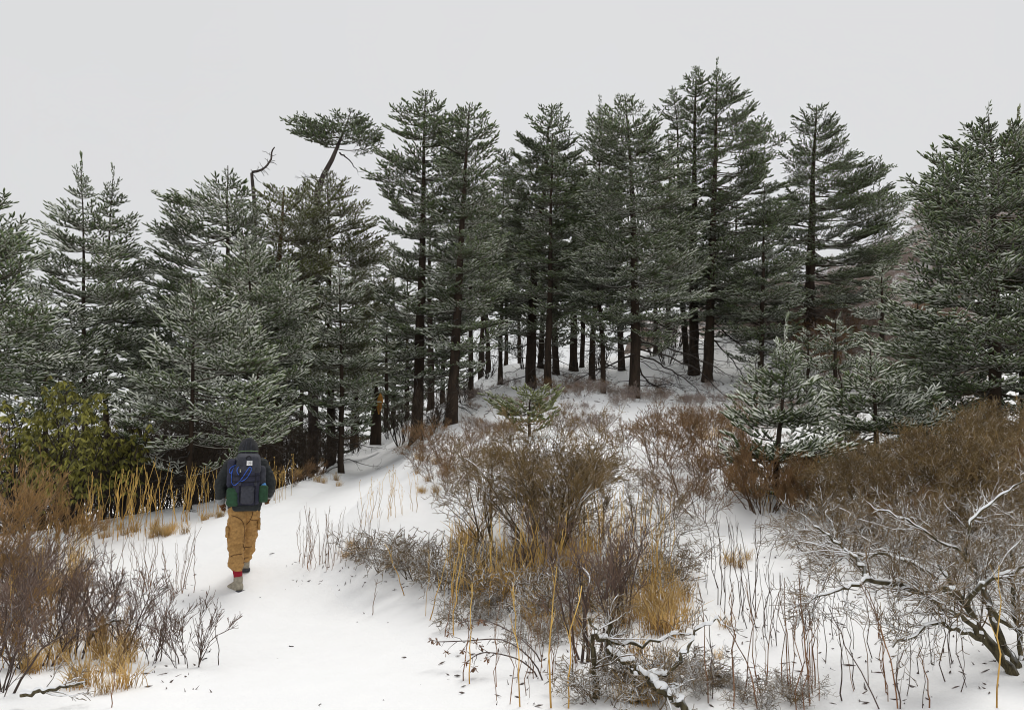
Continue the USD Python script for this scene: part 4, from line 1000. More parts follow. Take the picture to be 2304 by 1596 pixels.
hs = [
    ([Z7(1310, 1590), Z7(1300, 1300), Z7(1345, 700)], 'stalk_yellow', 'thick yellow stalk rising from the bottom edge left of the knotted dark shrub', 0.0105),
    ([Z7(1415, 1590), Z7(1430, 1250), Z7(1500, 820)], 'stalk_yellow', 'yellow stalk leaning right from the bottom edge just left of the knotted dark shrub', 0.009),
    ([Z7(1115, 1575), Z7(1095, 1200), Z7(1070, 830)], 'stalk_yellow', 'straight yellow stalk at the bottom, leftmost of the three that reach the bottom edge', 0.008),
    ([Z7(800, 1440), Z7(808, 1100), Z7(815, 800)], 'stalk_yellow', 'upright yellow stalk with bent foot on the bare snow right of the path', 0.008),
    ([Z7(762, 1420), Z7(780, 1200), Z7(812, 960)], 'stalk_brown', 'brown stalk crossing the upright yellow stalk on the bare snow', 0.007),
    ([Z7(545, 1040), Z7(590, 900), Z7(655, 650)], 'stalk_yellow', 'yellow stalk leaning right, nearest to the path in the middle weeds', 0.009),
    ([Z7(700, 1130), Z7(715, 880), Z7(770, 560)], 'stalk_yellow', 'tall yellow stalk in the cluster left of the dome bush', 0.009),
    ([Z7(645, 1140), Z7(670, 980), Z7(690, 860)], 'stalk_brown', 'short brown stalk in front of the yellow cluster left of the dome bush', 0.008),
    ([Z7(190, 1010), Z7(205, 900), Z7(228, 780)], 'stalk_brown', 'single brown stalk leaning on the snow nearest the bend of the path', 0.007),
    ([Z7(400, 890), Z7(350, 740), Z7(270, 560)], 'stalk_yellow', 'pale yellow stalk leaning left toward the path', 0.009),
    ([Z7(905, 840), Z7(905, 700), Z7(910, 560)], 'stalk_yellow', 'left one of a close pair of upright yellow stalks before the dome bush', 0.010),
    ([Z7(940, 960), Z7(930, 760), Z7(935, 570)], 'stalk_yellow', 'right one of a close pair of upright yellow stalks before the dome bush', 0.010),
    ([Z8(285, 1590), Z8(285, 1250), Z8(272, 940)], 'stalk_brown', 'tall red brown stalk with forked top at the left of the open snow', 0.0075),
    ([Z8(425, 1590), Z8(370, 1370), Z8(280, 1180), Z8(200, 1060)], 'stalk_brown', 'red brown stalk leaning left across the forked stalk', 0.0075),
    ([Z8(720, 1560), Z8(690, 1250), Z8(655, 830)], 'stalk_brown', 'tall thick red brown stalk in the middle of the open snow', 0.0095),
    ([Z8(745, 1480), Z8(740, 1250), Z8(700, 1010)], 'stalk_brown', 'red brown stalk just right of the thick one in the open snow', 0.008),
    ([Z8(905, 1550), Z8(895, 1300), Z8(870, 1080)], 'stalk_dark', 'straight dark stalk in the open snow at the right', 0.008),
    ([Z8(1120, 1590), Z8(950, 1290), Z8(822, 1010)], 'stalk_dark', 'long dark stalk leaning far left across the right snow', 0.0075),
    ([Z8(1215, 1590), Z8(1130, 1180), Z8(1000, 880)], 'stalk_brown', 'long red brown stalk leaning left in front of the gnarled shrub', 0.0085),
    ([Z8(1225, 1590), Z8(1205, 1400), Z8(1250, 1255)], 'stalk_dark', 'dark forked stalk at the bottom before the gnarled shrub', 0.0085),
    ([Z8(1390, 1585), Z8(1385, 1450), Z8(1330, 1280)], 'stalk_brown', 'purple brown stalk at the bottom below the gnarled shrub', 0.008),
    ([Z8(1150, 1480), Z8(1105, 1100), Z8(1095, 1060), Z8(1010, 870)], 'stalk_brown', 'brown stalk bent at its knot in the right snow', 0.008),
    ([Z8(165, 1540), Z8(170, 1400), Z8(130, 1060)], 'stalk_dark', 'dark stalk at the left border of the open snow', 0.007),
    ([Z8(1770, 1590), Z8(1785, 1250), Z8(1785, 780)], 'stalk_yellow', 'single yellow cane standing before the gnarled shrub at the right edge', 0.009),
    ([Z8(975, 1480), Z8(950, 1250), Z8(910, 1030)], 'stalk_dark', 'slim dark stalk right of the straight dark one', 0.006),
    ([Z8(1110, 1200), Z8(1105, 1090), Z8(1145, 1010)], 'stalk_brown', 'red brown forked stalk behind the weeds in the right snow', 0.0085),
    ([Z5(625, 1590), Z5(650, 1400), Z5(700, 1260)], 'stalk_brown', 'brown stalk at the bottom edge left of the path', 0.006),
    ([Z5(1235, 1350), Z5(1225, 1220), Z5(1212, 1115)], 'stalk_dark', 'single dark stalk on the snow beside the lower left shrubs', 0.007),
    ([Z5(1025, 940), Z5(1060, 780), Z5(1098, 620)], 'stalk_brown', 'red brown stalk nearest to the hiker in the left snow', 0.008),
    ([Z5(985, 955), Z5(945, 820), Z5(915, 690)], 'stalk_brown', 'brown stalk leaning left in the left snow', 0.007),
    ([Z5(830, 930), Z5(780, 780), Z5(735, 650)], 'stalk_brown', 'brown stalk leaning left in the middle of the left snow', 0.007),
    ([Z5(845, 905), Z5(880, 720), Z5(900, 600)], 'stalk_brown', 'brown stalk leaning right in the middle of the left snow', 0.007),
    ([Z5(440, 820), Z5(445, 700), Z5(440, 560)], 'stalk_brown', 'thin upright brown stalk at the left end of the snow', 0.006),
]
for k, (pts, mat, lab, r) in enumerate(hs):
    hero_stalk(pts, mat, lab, r, [3, 2, 5, 2][k % 4], 0.0, 300 + k)


# weeds bent over, with withered leaves at their ends
def bent_weed(label, pts, seed, Y1):
    rng = np.random.default_rng(seed)
    b = gp(*pts[0])
    line = px_line(pts, b[1], Y1, 12) - b
    line[0, 2] -= 0.03
    t = thing('bent_weed', label, 'dry plant', b)
    R = np.linspace(0.006, 0.0035, 12)[None]
    V, F, N, T = tubes(line[None], R, 5, 0.3)
    put(t, 'stem', V, F, MAT['stalk_dark'], N, T)
    Q, S, _ = grow(rng, line[None], R, 7, 0.5, 1.0, 0.7, 0.15, 0.7, n=5, up=0.0, wig=0.2)
    V, F, N, T = tubes(Q, S, 4, 0.4)
    put(t, 'side_shoots', V, F, MAT['stalk_dark'], N, T, kind='stuff')
    for e in list(Q[:4, -1]) + [line[-1]]:
        k = 9
        d = unit(rng.normal(size=(k, 3)))
        P = e + d[:, None] * np.array([0, 0.4, 0.75, 1.0])[None, :, None] * 0.035 * rng.uniform(0.7, 1.3, (k, 1, 1))
        P[:, 2:, 2] -= 0.006
        V, F, N, T = tubes(P, np.tile([0.001, 0.006, 0.007, 0.001], (k, 1)), 4, 0.2, 0.3, rng, 0.35)
        put(t, 'withered_leaves', V, F, MAT['stalk_brown'], N, T, kind='stuff')


bent_weed('bent weed with withered leaf clusters hanging toward the path', [Z7(1270, 1420), Z7(1120, 1220), Z7(990, 1155), Z7(770, 1165), Z7(600, 1170)], 501, 6.2)
bent_weed('arching weed above the other bent weed, curled leaf clusters at its tip', [Z7(1260, 1300), Z7(1060, 1110), Z7(900, 1040), Z7(740, 1055)], 502, 6.6)
bent_weed('low arching weed closest to the bottom edge', [Z7(1240, 1400), Z7(1080, 1270), Z7(900, 1235), Z7(780, 1300)], 503, 5.9)

# grass tufts
def tuft(label, loc, seed, group, H=0.30, n=48, scale=1.0):
    rng = np.random.default_rng(seed)
    t = thing('dry_grass_tuft', label, 'grass', loc, 0, scale, group)
    a = rng.random(n) * 6.283
    b = rng.normal(size=(n, 3)) * [0.06, 0.06, 0]
    u = np.array([0, 0.35, 0.7, 1.0])
    lean = rng.uniform(0.1, 0.8, n)
    L = H * rng.uniform(0.5, 1.2, n)
    P = b[:, None] + L[:, None, None] * np.stack([np.cos(a)[:, None] * lean[:, None] * u ** 1.6, np.sin(a)[:, None] * lean[:, None] * u ** 1.6, (u - 0.35 * lean[:, None] * u ** 2)], -1)
    V, F, N, T = tubes(P, np.tile([0.003, 0.0034, 0.0026, 0.0006], (n, 1)), 3, np.tile(u, (n, 1)))
    put(t, 'blades', V, F, MAT['grass'], N, T, kind='stuff')
    return t


G = 'dry orange grass tufts in the snow'
g0 = tuft('large dry orange grass tuft right of the brown dome bush', gp(1440, 1395), 1, G)
g1 = tuft('dry orange grass tuft at the very foot of the brown dome bush', gp(1295, 1290), 2, G)
gr = np.random.default_rng(6)
for x0, x1, y0, y1, n, s, where in [(1380, 1540, 1300, 1440, 16, 1.0, 'right of the brown dome bush'), (1000, 1330, 1230, 1360, 24, 1.15, 'under the brown dome bush'), (1180, 1330, 1350, 1440, 8, 0.9, 'left of the knotted trunk'), (1640, 1680, 1250, 1280, 3, 0.6, 'alone in the open snow at the right'),
                                 (170, 430, 1188, 1212, 22, 0.55, 'among the yellow stalks at the left snow edge'), (455, 510, 1158, 1172, 5, 0.4, 'at the feet of the stalks beside the hiker'), (740, 900, 1220, 1290, 8, 0.4, 'in the weeds right of the path'), (1400, 1520, 1480, 1590, 8, 0.6, 'under the fallen snowy branch'), (1560, 1640, 1400, 1590, 5, 0.45, 'at the bottom right of the fallen branch'), (1560, 1650, 960, 1040, 6, 1.1, 'on the slope left of the small frosted fir'),
                                 (20, 300, 1440, 1570, 16, 0.75, 'under the lower left shrubs'), (0, 200, 1260, 1340, 12, 0.9, 'between the orange bushes and the lower left shrubs'), (650, 770, 1062, 1100, 8, 0.5, 'along the left border of the far path'), (930, 1020, 1030, 1110, 10, 0.5, 'along the right border of the far path')]:
    for k in range(n):
        copy_of([g0, g1][k % 2], 'dry orange grass tuft ' + where, gp(gr.uniform(x0, x1), y0 + (y1 - y0) * (1 - gr.random())), gr.uniform(0, 360), s * gr.uniform(0.7, 1.3), G)

# brush that covers the far hillside and the slope below it: one mass of scrub
hb = np.random.default_rng(31)
B3 = bush('grey_brush', 'grey snow dusted brush on the slope below the lone fir', 'bush', gp(1840, 800), 23, 'twig_grey', H=0.85, W=0.95, stems=14, per=(5, 4, 2), ln=(0.5, 0.28, 0.16), r=0.007, up=0.1, ang=0.85, rmin=0.0045)
B4 = bush('grey_brush', 'grey snow dusted brush right of the lone fir trunk', 'bush', gp(1960, 800), 24, 'twig_grey', H=0.8, W=0.95, stems=14, per=(5, 4, 2), ln=(0.5, 0.28, 0.16), r=0.007, up=0.1, ang=0.85, rmin=0.0045)


def scrub(name, label, cat, pos, protos, s0, s1):
    pi = UsdGeom.PointInstancer.Define(stage, '/World/' + name)
    tag(pi.GetPrim(), label, cat, None, 'stuff')
    for p in protos:
        pi.CreatePrototypesRel().AddTarget(p)
    n = len(pos)
    pi.CreateProtoIndicesAttr(Vt.IntArray.FromNumpy(hb.integers(0, len(protos), n).astype(np.int32)))
    pi.CreatePositionsAttr(Vt.Vec3fArray.FromNumpy(np.asarray(pos, np.float32)))
    sc = hb.uniform(s0, s1, (n, 1)) * np.ones((1, 3))
    pi.CreateScalesAttr(Vt.Vec3fArray.FromNumpy(sc.astype(np.float32)))
    pi.CreateOrientationsAttr(Vt.QuathArray([Gf.Quath(math.cos(a / 2), 0, 0, math.sin(a / 2)) for a in hb.random(n) * 6.283]))


from scipy.interpolate import RegularGridInterpolator as RGI
_hz = RGI((hyv, hx), hz)
q = np.column_stack([hb.uniform(50, 79, 230), hb.uniform(18, 75, 230)])
scrub('hillside_scrub', 'brown leafless scrub covering the far hillside at the right', 'scrub', np.column_stack([q[:, 1], q[:, 0], _hz(q)]), [B3.GetPath().AppendChild('twigs'), B4.GetPath().AppendChild('twigs')], 1.6, 2.8)
q = np.column_stack([hb.uniform(8.5, 17, 130), hb.uniform(18, 32, 130)])
q = q[(q[:, 0] / q[:, 1] > 0.30) & (q[:, 0] / q[:, 1] < 0.56)]
q2 = np.column_stack([hb.uniform(-2.2, 7, 110), hb.uniform(14, 24, 110)])
q2 = q2[(q2[:, 0] / q2[:, 1] > -0.07)]
scrub('snow_slope_weeds', 'low thin weeds scattered on the snow slope beneath the middle trees', 'weeds', np.column_stack([q2, ground(q2)]), [B3.GetPath().AppendChild('twigs'), B1.GetPath().AppendChild('twigs')], 0.18, 0.45)
scrub('slope_scrub', 'sparse leafless scrub on the snow slope around the lone fir', 'scrub', np.column_stack([q, ground(q)]), [B3.GetPath().AppendChild('twigs'), B2.GetPath().AppendChild('twigs')], 0.8, 1.5)

# ------------------------------------------------------------------ the gnarled snowy shrub at the right
def branchy(name, label, cat, base_px, lines, mat, seed, per=(10, 5, 3), ln=(0.42, 0.2, 0.1), cap=0.008, name_part='limb', up=0.1, rmin=0.0022, rot=None):
    """A shrub whose limbs follow the photograph's; lines: (points, nearest distance, farthest distance, r0, r1)."""
    rng = np.random.default_rng(seed)
    b = gp(*base_px)
    t = thing(name, label, cat, b)
    P, R = [], []
    for pts, Ya, Yb, ra, rb in lines:
        P.append(px_line(pts, Ya, Yb, 14) - b)
        R.append(np.linspace(ra, rb, 14))
    P, R = np.array(P), np.array(R)
    P[:, 1:-1] += rng.normal(size=(len(P), 12, 3)) * 0.010
    for k in range(len(P)):
        V, F, N, T = tubes(P[k:k + 1], R[k:k + 1], 7, 0.2, 0.14, rng)
        put(t, name_part, V, F, MAT[mat], N, T)
    snow_caps(t, P, R, rng, cap)
    if per:
        Q1, S1, _ = grow(rng, P, R, per[0], 0.35, 1.0, 0.75, ln[0], 0.35, n=5, up=up, wig=0.2)
        Q2, S2, _ = grow(rng, Q1, S1, per[1], 0.15, 1.0, 0.8, ln[1], 0.7, n=4, up=up, wig=0.2)
        Q3, S3, _ = grow(rng, Q2, S2, per[2], 0.15, 1.0, 0.8, ln[2], 0.8, n=3, up=up, wig=0.2)
        V, F, N, T = join([tubes(Q1, np.clip(S1, rmin, 0.007), 4, 0.3), tubes(Q2, np.clip(S2, rmin, 0.005), 3, 0.6), tubes(Q3, np.maximum(S3 * 0 + rmin, rmin), 3, 1.0)])
        put(t, 'twigs', V, F, MAT['twig_snowy'], N, T, kind='stuff')
        snow_caps(t, Q1, np.clip(S1, rmin, 0.005), rng, 0.0016)
    return t


Yg = gp(*Z8(1870, 1400))[1]
branchy('gnarled_shrub', 'large gnarled shrub with thick snow covered limbs at the right edge', 'shrub', Z8(1870, 1410), [
    ([Z8(1870, 1410), Z8(1790, 1290), Z8(1700, 1180), Z8(1580, 980), Z8(1490, 860), Z8(1440, 780)], Yg, Yg + 0.3, 0.042, 0.010),
    ([Z8(1560, 960), Z8(1480, 925), Z8(1350, 920), Z8(1230, 900), Z8(1050, 858)], Yg + 0.15, Yg - 0.1, 0.030, 0.016),
    ([Z8(1050, 858), Z8(1000, 770), Z8(900, 680), Z8(740, 560)], Yg - 0.1, Yg + 0.2, 0.016, 0.006),
    ([Z8(1050, 858), Z8(950, 900), Z8(830, 930), Z8(712, 985)], Yg - 0.1, Yg - 0.4, 0.015, 0.005),
    ([Z8(1440, 860), Z8(1300, 770), Z8(1150, 720), Z8(1000, 720), Z8(800, 800)], Yg + 0.3, Yg + 0.4, 0.015, 0.006),
    ([Z8(1690, 1180), Z8(1560, 1060), Z8(1450, 1010), Z8(1390, 950)], Yg, Yg - 0.3, 0.022, 0.012),
    ([Z8(1700, 1200), Z8(1560, 1150), Z8(1420, 1105), Z8(1300, 1170), Z8(1185, 1240)], Yg, Yg - 0.45, 0.018, 0.006),
    ([Z8(1885, 1400), Z8(1800, 1180), Z8(1730, 1010), Z8(1680, 880), Z8(1600, 760)], Yg + 0.1, Yg + 0.6, 0.038, 0.012),
    ([Z8(1920, 1400), Z8(1890, 1200), Z8(1870, 950), Z8(1850, 700)], Yg + 0.2, Yg + 0.5, 0.022, 0.010),
    ([Z8(1600, 1000), Z8(1700, 880), Z8(1840, 820), Z8(2000, 740)], Yg + 0.1, Yg + 0.1, 0.022, 0.010),
    ([Z8(1680, 880), Z8(1560, 700), Z8(1450, 640), Z8(1250, 520), Z8(1100, 470)], Yg + 0.6, Yg + 0.8, 0.014, 0.005),
    ([Z8(1600, 760), Z8(1620, 560), Z8(1760, 420), Z8(1950, 290)], Yg + 0.6, Yg + 0.9, 0.013, 0.006),
    ([Z8(1720, 1010), Z8(1900, 1150), Z8(2050, 1000)], Yg + 0.1, Yg - 0.1, 0.02, 0.01)], 'gnarl', 601, per=(18, 5, 2), cap=0.0025)
# broken snow-plastered branches at the bottom middle
Yf = gp(*Z6(480, 1460))[1]
branchy('knotted_trunk', 'short knotted dark trunk standing in the bottom middle', 'shrub', Z6(490, 1460), [
    ([Z6(490, 1470), Z6(470, 1150), Z6(440, 850), Z6(455, 690), Z6(410, 500)], Yf, Yf + 0.05, 0.026, 0.010),
    ([Z6(680, 1000), Z6(670, 760), Z6(655, 520)], Yf + 0.15, Yf + 0.15, 0.020, 0.016),
    ([Z6(455, 700), Z6(640, 790), Z6(690, 900)], Yf, Yf + 0.1, 0.016, 0.014)], 'gnarl', 602, per=(6, 4, 3), ln=(0.3, 0.15, 0.08), cap=0.004)
Yf -= 0.1
branchy('fallen_branch', 'broken branch plastered with thick snow lying across the bottom middle', 'branch', Z6(1500, 1575), [
    ([Z6(640, 870), Z6(780, 960), Z6(920, 1050), Z6(1080, 1180), Z6(1240, 1185), Z6(1400, 1105), Z6(1510, 1010)], Yf + 0.1, Yf - 0.1, 0.020, 0.014),
    ([Z6(1510, 1010), Z6(1600, 830), Z6(1660, 690), Z6(1820, 590), Z6(2040, 480)], Yf - 0.1, Yf, 0.010, 0.005),
    ([Z6(640, 770), Z6(800, 785), Z6(930, 775), Z6(1080, 800), Z6(1300, 720), Z6(1400, 685), Z6(1700, 690)], Yf + 0.2, Yf + 0.2, 0.014, 0.005),
    ([Z6(932, 1590), Z6(930, 1300), Z6(925, 1060)], Yf, Yf, 0.016, 0.014),
    ([Z6(1140, 1210), Z6(1260, 1330), Z6(1400, 1450), Z6(1560, 1590)], Yf - 0.05, Yf - 0.2, 0.026, 0.024),
    ([Z6(1260, 1330), Z6(1400, 1330), Z6(1560, 1290)], Yf - 0.1, Yf - 0.1, 0.008, 0.004)], 'gnarl', 603, per=(5, 3, 2), ln=(0.2, 0.1, 0.05), cap=0.009)

for seed, lab, lines in [(611, 'snow topped fallen branch slanting through the lower left shrubs', [Z5(330, 930), Z5(420, 870), Z5(500, 795)]), (612, 'curved dead branch low in the lower left corner', [Z5(60, 1290), Z5(180, 1380), Z5(260, 1490)]),
                         (613, 'dead branch lying along the snow at the foot of the lower left shrubs', [Z5(120, 1510), Z5(260, 1480), Z5(480, 1440)]), (614, 'leaning forked dead branch in the middle of the lower left shrubs', [Z5(500, 1230), Z5(560, 1130), Z5(700, 1090)])]:
    yb = gp(lines[0][0], lines[0][1] + 30)[1]
    branchy('dead_branch', lab, 'branch', (lines[0][0], lines[0][1] + 30), [(lines, yb, yb - 0.05, 0.016, 0.007)], 'gnarl', seed, per=(8, 3, 2), ln=(0.22, 0.1, 0.05), cap=0.004)
# ------------------------------------------------------------------ small litter
fr = np.random.default_rng(12)
for k, (px, py, lab) in enumerate([(620, 1246, 'dark stick lying on the snow right of the hiker'), (498, 1372, 'small dark twig on the path just left of the hiker boots'), (614, 1400, 'small dark twig on the path just right of the hiker boots'),
                                   (630, 1398, 'small twig on the trodden snow below the hiker'), (605, 1440, 'curled dark twig on the middle of the path'), (655, 1456, 'short twig on the path, nearest the right hand weeds'),
                                   (720, 1590, 'dark twig at the very bottom of the path'), (590, 1345, 'tiny dark twig behind the hiker heel'), (460, 1485, 'twig on the snow beside the lower left shrubs'), (690, 1252, 'twig on the snow in front of the weeds right of the path')]):
    p = gp(px, py)
    t = thing('fallen_twig', lab, 'twig', p, fr.uniform(0, 180))
    L = 0.17 if k == 0 else fr.uniform(0.05, 0.09)
    u = np.linspace(-0.5, 0.5, 5)
    V, F, N, T = tubes(np.column_stack([u * L, 0.15 * L * np.cos(u * 4), 0.012 + 0 * u])[None], np.full((1, 5), 0.0045), 4)
    put(t, 'wood', V, F, MAT['twig_dark'], N, T)
n = 900
ar = [(1080, 1660, 850, 960), (640, 980, 1240, 1330), (980, 1560, 1330, 1590), (1560, 2250, 1250, 1590), (100, 480, 1400, 1560), (230, 470, 1280, 1370), (560, 1000, 1350, 1590)]
w = [420, 100, 170, 240, 90, 40, 8]
pts = []
for (x0, x1, y0, y1), c in zip(ar, w):
    for k in range(c):
        pts.append(gp(fr.uniform(x0, x1), fr.uniform(y0, y1)))
pts = np.array(pts)
m = len(pts)
d = fr.normal(size=(m, 3)) * [0.02, 0.02, 0.012]
d *= np.clip(pts[:, 1:2] / 9, 1, 2.5)
P = pts[:, None] + [0, 0, 0.010] + d[:, None] * np.array([-1, 0, 1.0])[None, :, None]
V, F, N, T = tubes(P, np.tile([0.001, 0.005, 0.001], (m, 1)) * fr.uniform(0.6, 1.6, (m, 1)) * np.clip(pts[:, 1:2] / 9, 1, 2.2), 4, 0.5, 0.3, fr)
put(None, 'leaf_litter', V, F, MAT['stalk_dark'], N, T, label='scraps of dead leaves and twigs strewn over the snow', cat='leaf litter', kind='stuff')

# ------------------------------------------------------------------ broken trunk with torn orange wood at the path's far end
tb = thing('broken_tree', 'broken dark trunk with torn orange wood at the far end of the path', 'tree', pxy(849, 21.5))
o = np.array(tb.GetAttribute('xformOp:translate').Get())
ln_ = px_line([(846, 975), (847, 930), (848, 888), (846, 862)], 21.5, 21.5, 8) - o
ln_[0, 2] -= 0.3
V, F, N, T = tubes(ln_[None], np.array([[0.15, 0.13, 0.12, 0.11, 0.11, 0.10, 0.06, 0.01]]), 9, 0.0, 0.12, fr)
put(tb, 'trunk', V, F, MAT['bark'], N)
sl = px_line([(852, 932), (853, 915), (855, 900), (856, 884)], 21.35, 21.35, 7) - o
V, F, N, T = tubes(sl[None], np.array([[0.02, 0.08, 0.12, 0.135, 0.13, 0.115, 0.02]]), 7, 0.0, 0.30, fr, 0.5)
put(tb, 'torn_wood', V, F, MAT['orange'], None)
# leaning dead snag with a bent top
sn = thing('dead_snag', 'bare dead snag with a crooked top rising above the left trees', 'tree', pxy(575, 20.5))
o = np.array(sn.GetAttribute('xformOp:translate').Get())
ln_ = np.vstack([px_line([(575, 1110), (573, 700), (571, 430), (568, 400), (566, 390)], 20.5, 20.5, 12), px_line([(569, 387), (583, 384), (596, 377), (605, 366), (611, 355), (611, 345), (618, 331)], 20.5, 20.4, 12)]) - o
ln_[0, 2] -= 0.3
rr = np.concatenate([np.linspace(0.13, 0.042, 12), np.linspace(0.036, 0.016, 12)])
V, F, N, T = tubes(ln_[None], rr[None], 8, 0.0, 0.12, fr)
put(sn, 'trunk', V, F, MAT['dead'], N)
Q, S, _ = grow(fr, ln_[None], rr[None], 26, 0.25, 0.97, 1.2, 0.35, 0.35, n=4, up=-0.1, wig=0.2)
V, F, N, T = tubes(Q * 1.0, np.maximum(S, 0.006), 4, 0.0, 0.2, fr)
put(sn, 'branch_stubs', V, F, MAT['dead'], N, kind='stuff')

# ------------------------------------------------------------------ the hiker
def ball(p, r, seg=20):
    return m3.Manifold.sphere(r, seg).translate([float(x) for x in p])


def chain(js):
    out = []
    for (p, r), (q, s) in zip(js[:-1], js[1:]):
        out.append(m3.Manifold.batch_hull([ball(p, r), ball(q, s)]))
    return m3.Manifold.batch_boolean(out, m3.OpType.Add)


def soft(man, length=0.02, it=8, folds=0.0, fs=(14, 14, 26), seed=0):
    m = man.refine_to_length(length).to_mesh()
    t = trimesh.Trimesh(m.vert_properties[:, :3], m.tri_verts, process=True)
    trimesh.smoothing.filter_taubin(t, lamb=0.5, nu=0.52, iterations=it)
    if folds:
        v = t.vertices
        t.vertices = v + t.vertex_normals * (folds * (meshkit.fbm(v * np.array(fs), 3, seed) - 0.5) * 2)[:, None]
    return t


def hull(*js):
    return m3.Manifold.batch_hull([ball(p, r) for p, r in js])


def rbox(x0, x1, y0, y1, z0, z1, r=0.02):
    return hull(*[((x, y, z), r) for x in (x0 + r, x1 - r) for y in (y0 + r, y1 - r) for z in (z0 + r, z1 - r)])


def fabric(name, c, rough=0.85, scale=35, var=0.25, sheen=0.0):
    return M(name, {'geo': ('geometry', {}), 'n': ('noise_texture', {'scale': scale, 'detail': 4.0}), 'r': ('rgb_ramp', {'ramp': [(0.3, tuple(x * (1 - var) for x in c)), (0.7, tuple(min(1, x * (1 + var)) for x in c))]}),
                    'w': ('noise_texture', {'scale': 160.0, 'detail': 2.0}), 'bp': ('bump', {'strength': 0.35, 'distance': 0.004}), 'p': ('principled_bsdf', {'roughness': rough, 'specular_ior_level': 0.3})},
             [('geo.position', 'n.vector'), ('geo.position', 'w.vector'), ('n.fac', 'r.fac'), ('w.fac', 'bp.height'), ('bp.normal', 'p.normal'), ('r.color', 'p.base_color')])


FB = {k: fabric(k, c) for k, c in {'dark_jacket_cloth': (0.022, 0.025, 0.026), 'black_hood_cloth': (0.024, 0.025, 0.028), 'tan_trouser_cloth': (0.38, 0.215, 0.075), 'crimson_sock_wool': (0.26, 0.008, 0.022), 'grey_cuff_wool': (0.26, 0.27, 0.28),
                                    'brown_glove_leather': (0.13, 0.060, 0.025), 'grey_boot_suede': (0.30, 0.27, 0.21), 'dark_sole_rubber': (0.05, 0.05, 0.06), 'navy_pack_nylon': (0.026, 0.027, 0.046), 'slate_pack_nylon': (0.042, 0.044, 0.056),
                                    'green_pocket_nylon': (0.022, 0.060, 0.030), 'pale_green_trim': (0.13, 0.20, 0.10), 'black_webbing': (0.014, 0.014, 0.018), 'blue_cord': (0.05, 0.13, 0.55), 'white_patch': (0.78, 0.78, 0.78), 'patch_mark_black': (0.03, 0.03, 0.03),
                                    'blue_bottle_plastic': (0.10, 0.28, 0.60), 'skin': (0.45, 0.28, 0.20), 'trouser_seam_brown': (0.07, 0.030, 0.012), 'pale_plastic': (0.6, 0.62, 0.5)}.items()}

foot = gp(541, 1332) - [0, 0, 0.012]
TURN = math.degrees(math.atan2(-foot[0], foot[1]))
man = thing('person', 'hiker from behind in dark hooded jacket, tan trousers and red socks on the snowy path', 'person', foot, TURN)
rise = gz(foot[0] - 0.12, foot[1] + 0.52) - foot[2]
# body: one surface, mostly under the clothes; the head has a face turned up the path
head = hull(((0.03, 0.40, 1.60), 0.075), ((0.03, 0.43, 1.54), 0.055))
face = [hull(((0.03, 0.485, 1.575), 0.010), ((0.03, 0.470, 1.60), 0.006)), hull(((-0.045, 0.40, 1.58), 0.016), ((-0.045, 0.40, 1.56), 0.010)), hull(((0.105, 0.40, 1.58), 0.016), ((0.105, 0.40, 1.56), 0.010)),
        hull(((0.010, 0.470, 1.545), 0.007), ((0.05, 0.470, 1.545), 0.007)), ball((0.003, 0.462, 1.605), 0.012), ball((0.057, 0.462, 1.605), 0.012)]
parts = [head, *face, chain([((0.03, 0.37, 1.56), 0.055), ((0.02, 0.30, 1.40), 0.06)]), hull(((-0.13, 0.28, 1.39), 0.06), ((0.17, 0.28, 1.39), 0.06), ((-0.06, 0.23, 0.95), 0.09), ((0.10, 0.23, 0.95), 0.09)),
         chain([((-0.15, 0.28, 1.39), 0.05), ((-0.262, 0.22, 1.16), 0.042), ((-0.245, 0.30, 0.985), 0.03)]), chain([((0.19, 0.28, 1.39), 0.05), ((0.295, 0.24, 1.15), 0.042), ((0.28, 0.42, 1.04), 0.03)]),
         chain([((-0.06, 0.23, 0.92), 0.085), ((-0.06, 0.20, 0.52), 0.055), ((-0.018, 0.045, 0.10), 0.035)]), chain([((0.09, 0.25, 0.92), 0.085), ((0.078, 0.44, 0.52), 0.055), ((0.044, 0.52, 0.12 + rise), 0.035)])]
put_mesh(man, 'body', soft(m3.Manifold.batch_boolean(parts, m3.OpType.Add), 0.02, 4), FB['skin'], True)
# trousers
tr = [chain([((-0.055, 0.23, 0.90), 0.112), ((-0.068, 0.215, 0.68), 0.104), ((-0.072, 0.20, 0.50), 0.092)]), chain([((-0.072, 0.19, 0.50), 0.086), ((-0.064, 0.135, 0.42), 0.084), ((-0.054, 0.075, 0.315), 0.088), ((-0.046, 0.06, 0.285), 0.066)]),
      chain([((0.080, 0.25, 0.90), 0.108), ((0.086, 0.34, 0.70), 0.094), ((0.078, 0.44, 0.53), 0.080)]), chain([((0.078, 0.45, 0.53), 0.076), ((0.070, 0.475, 0.45), 0.078), ((0.058, 0.485, 0.36), 0.070), ((0.050, 0.49, 0.325), 0.054)])]
trs = soft(m3.Manifold.batch_boolean(tr, m3.OpType.Add), 0.011, 4, 0.024, (8, 8, 17), 3)
put_mesh(man, 'trousers', trs, FB['tan_trouser_cloth'], True)


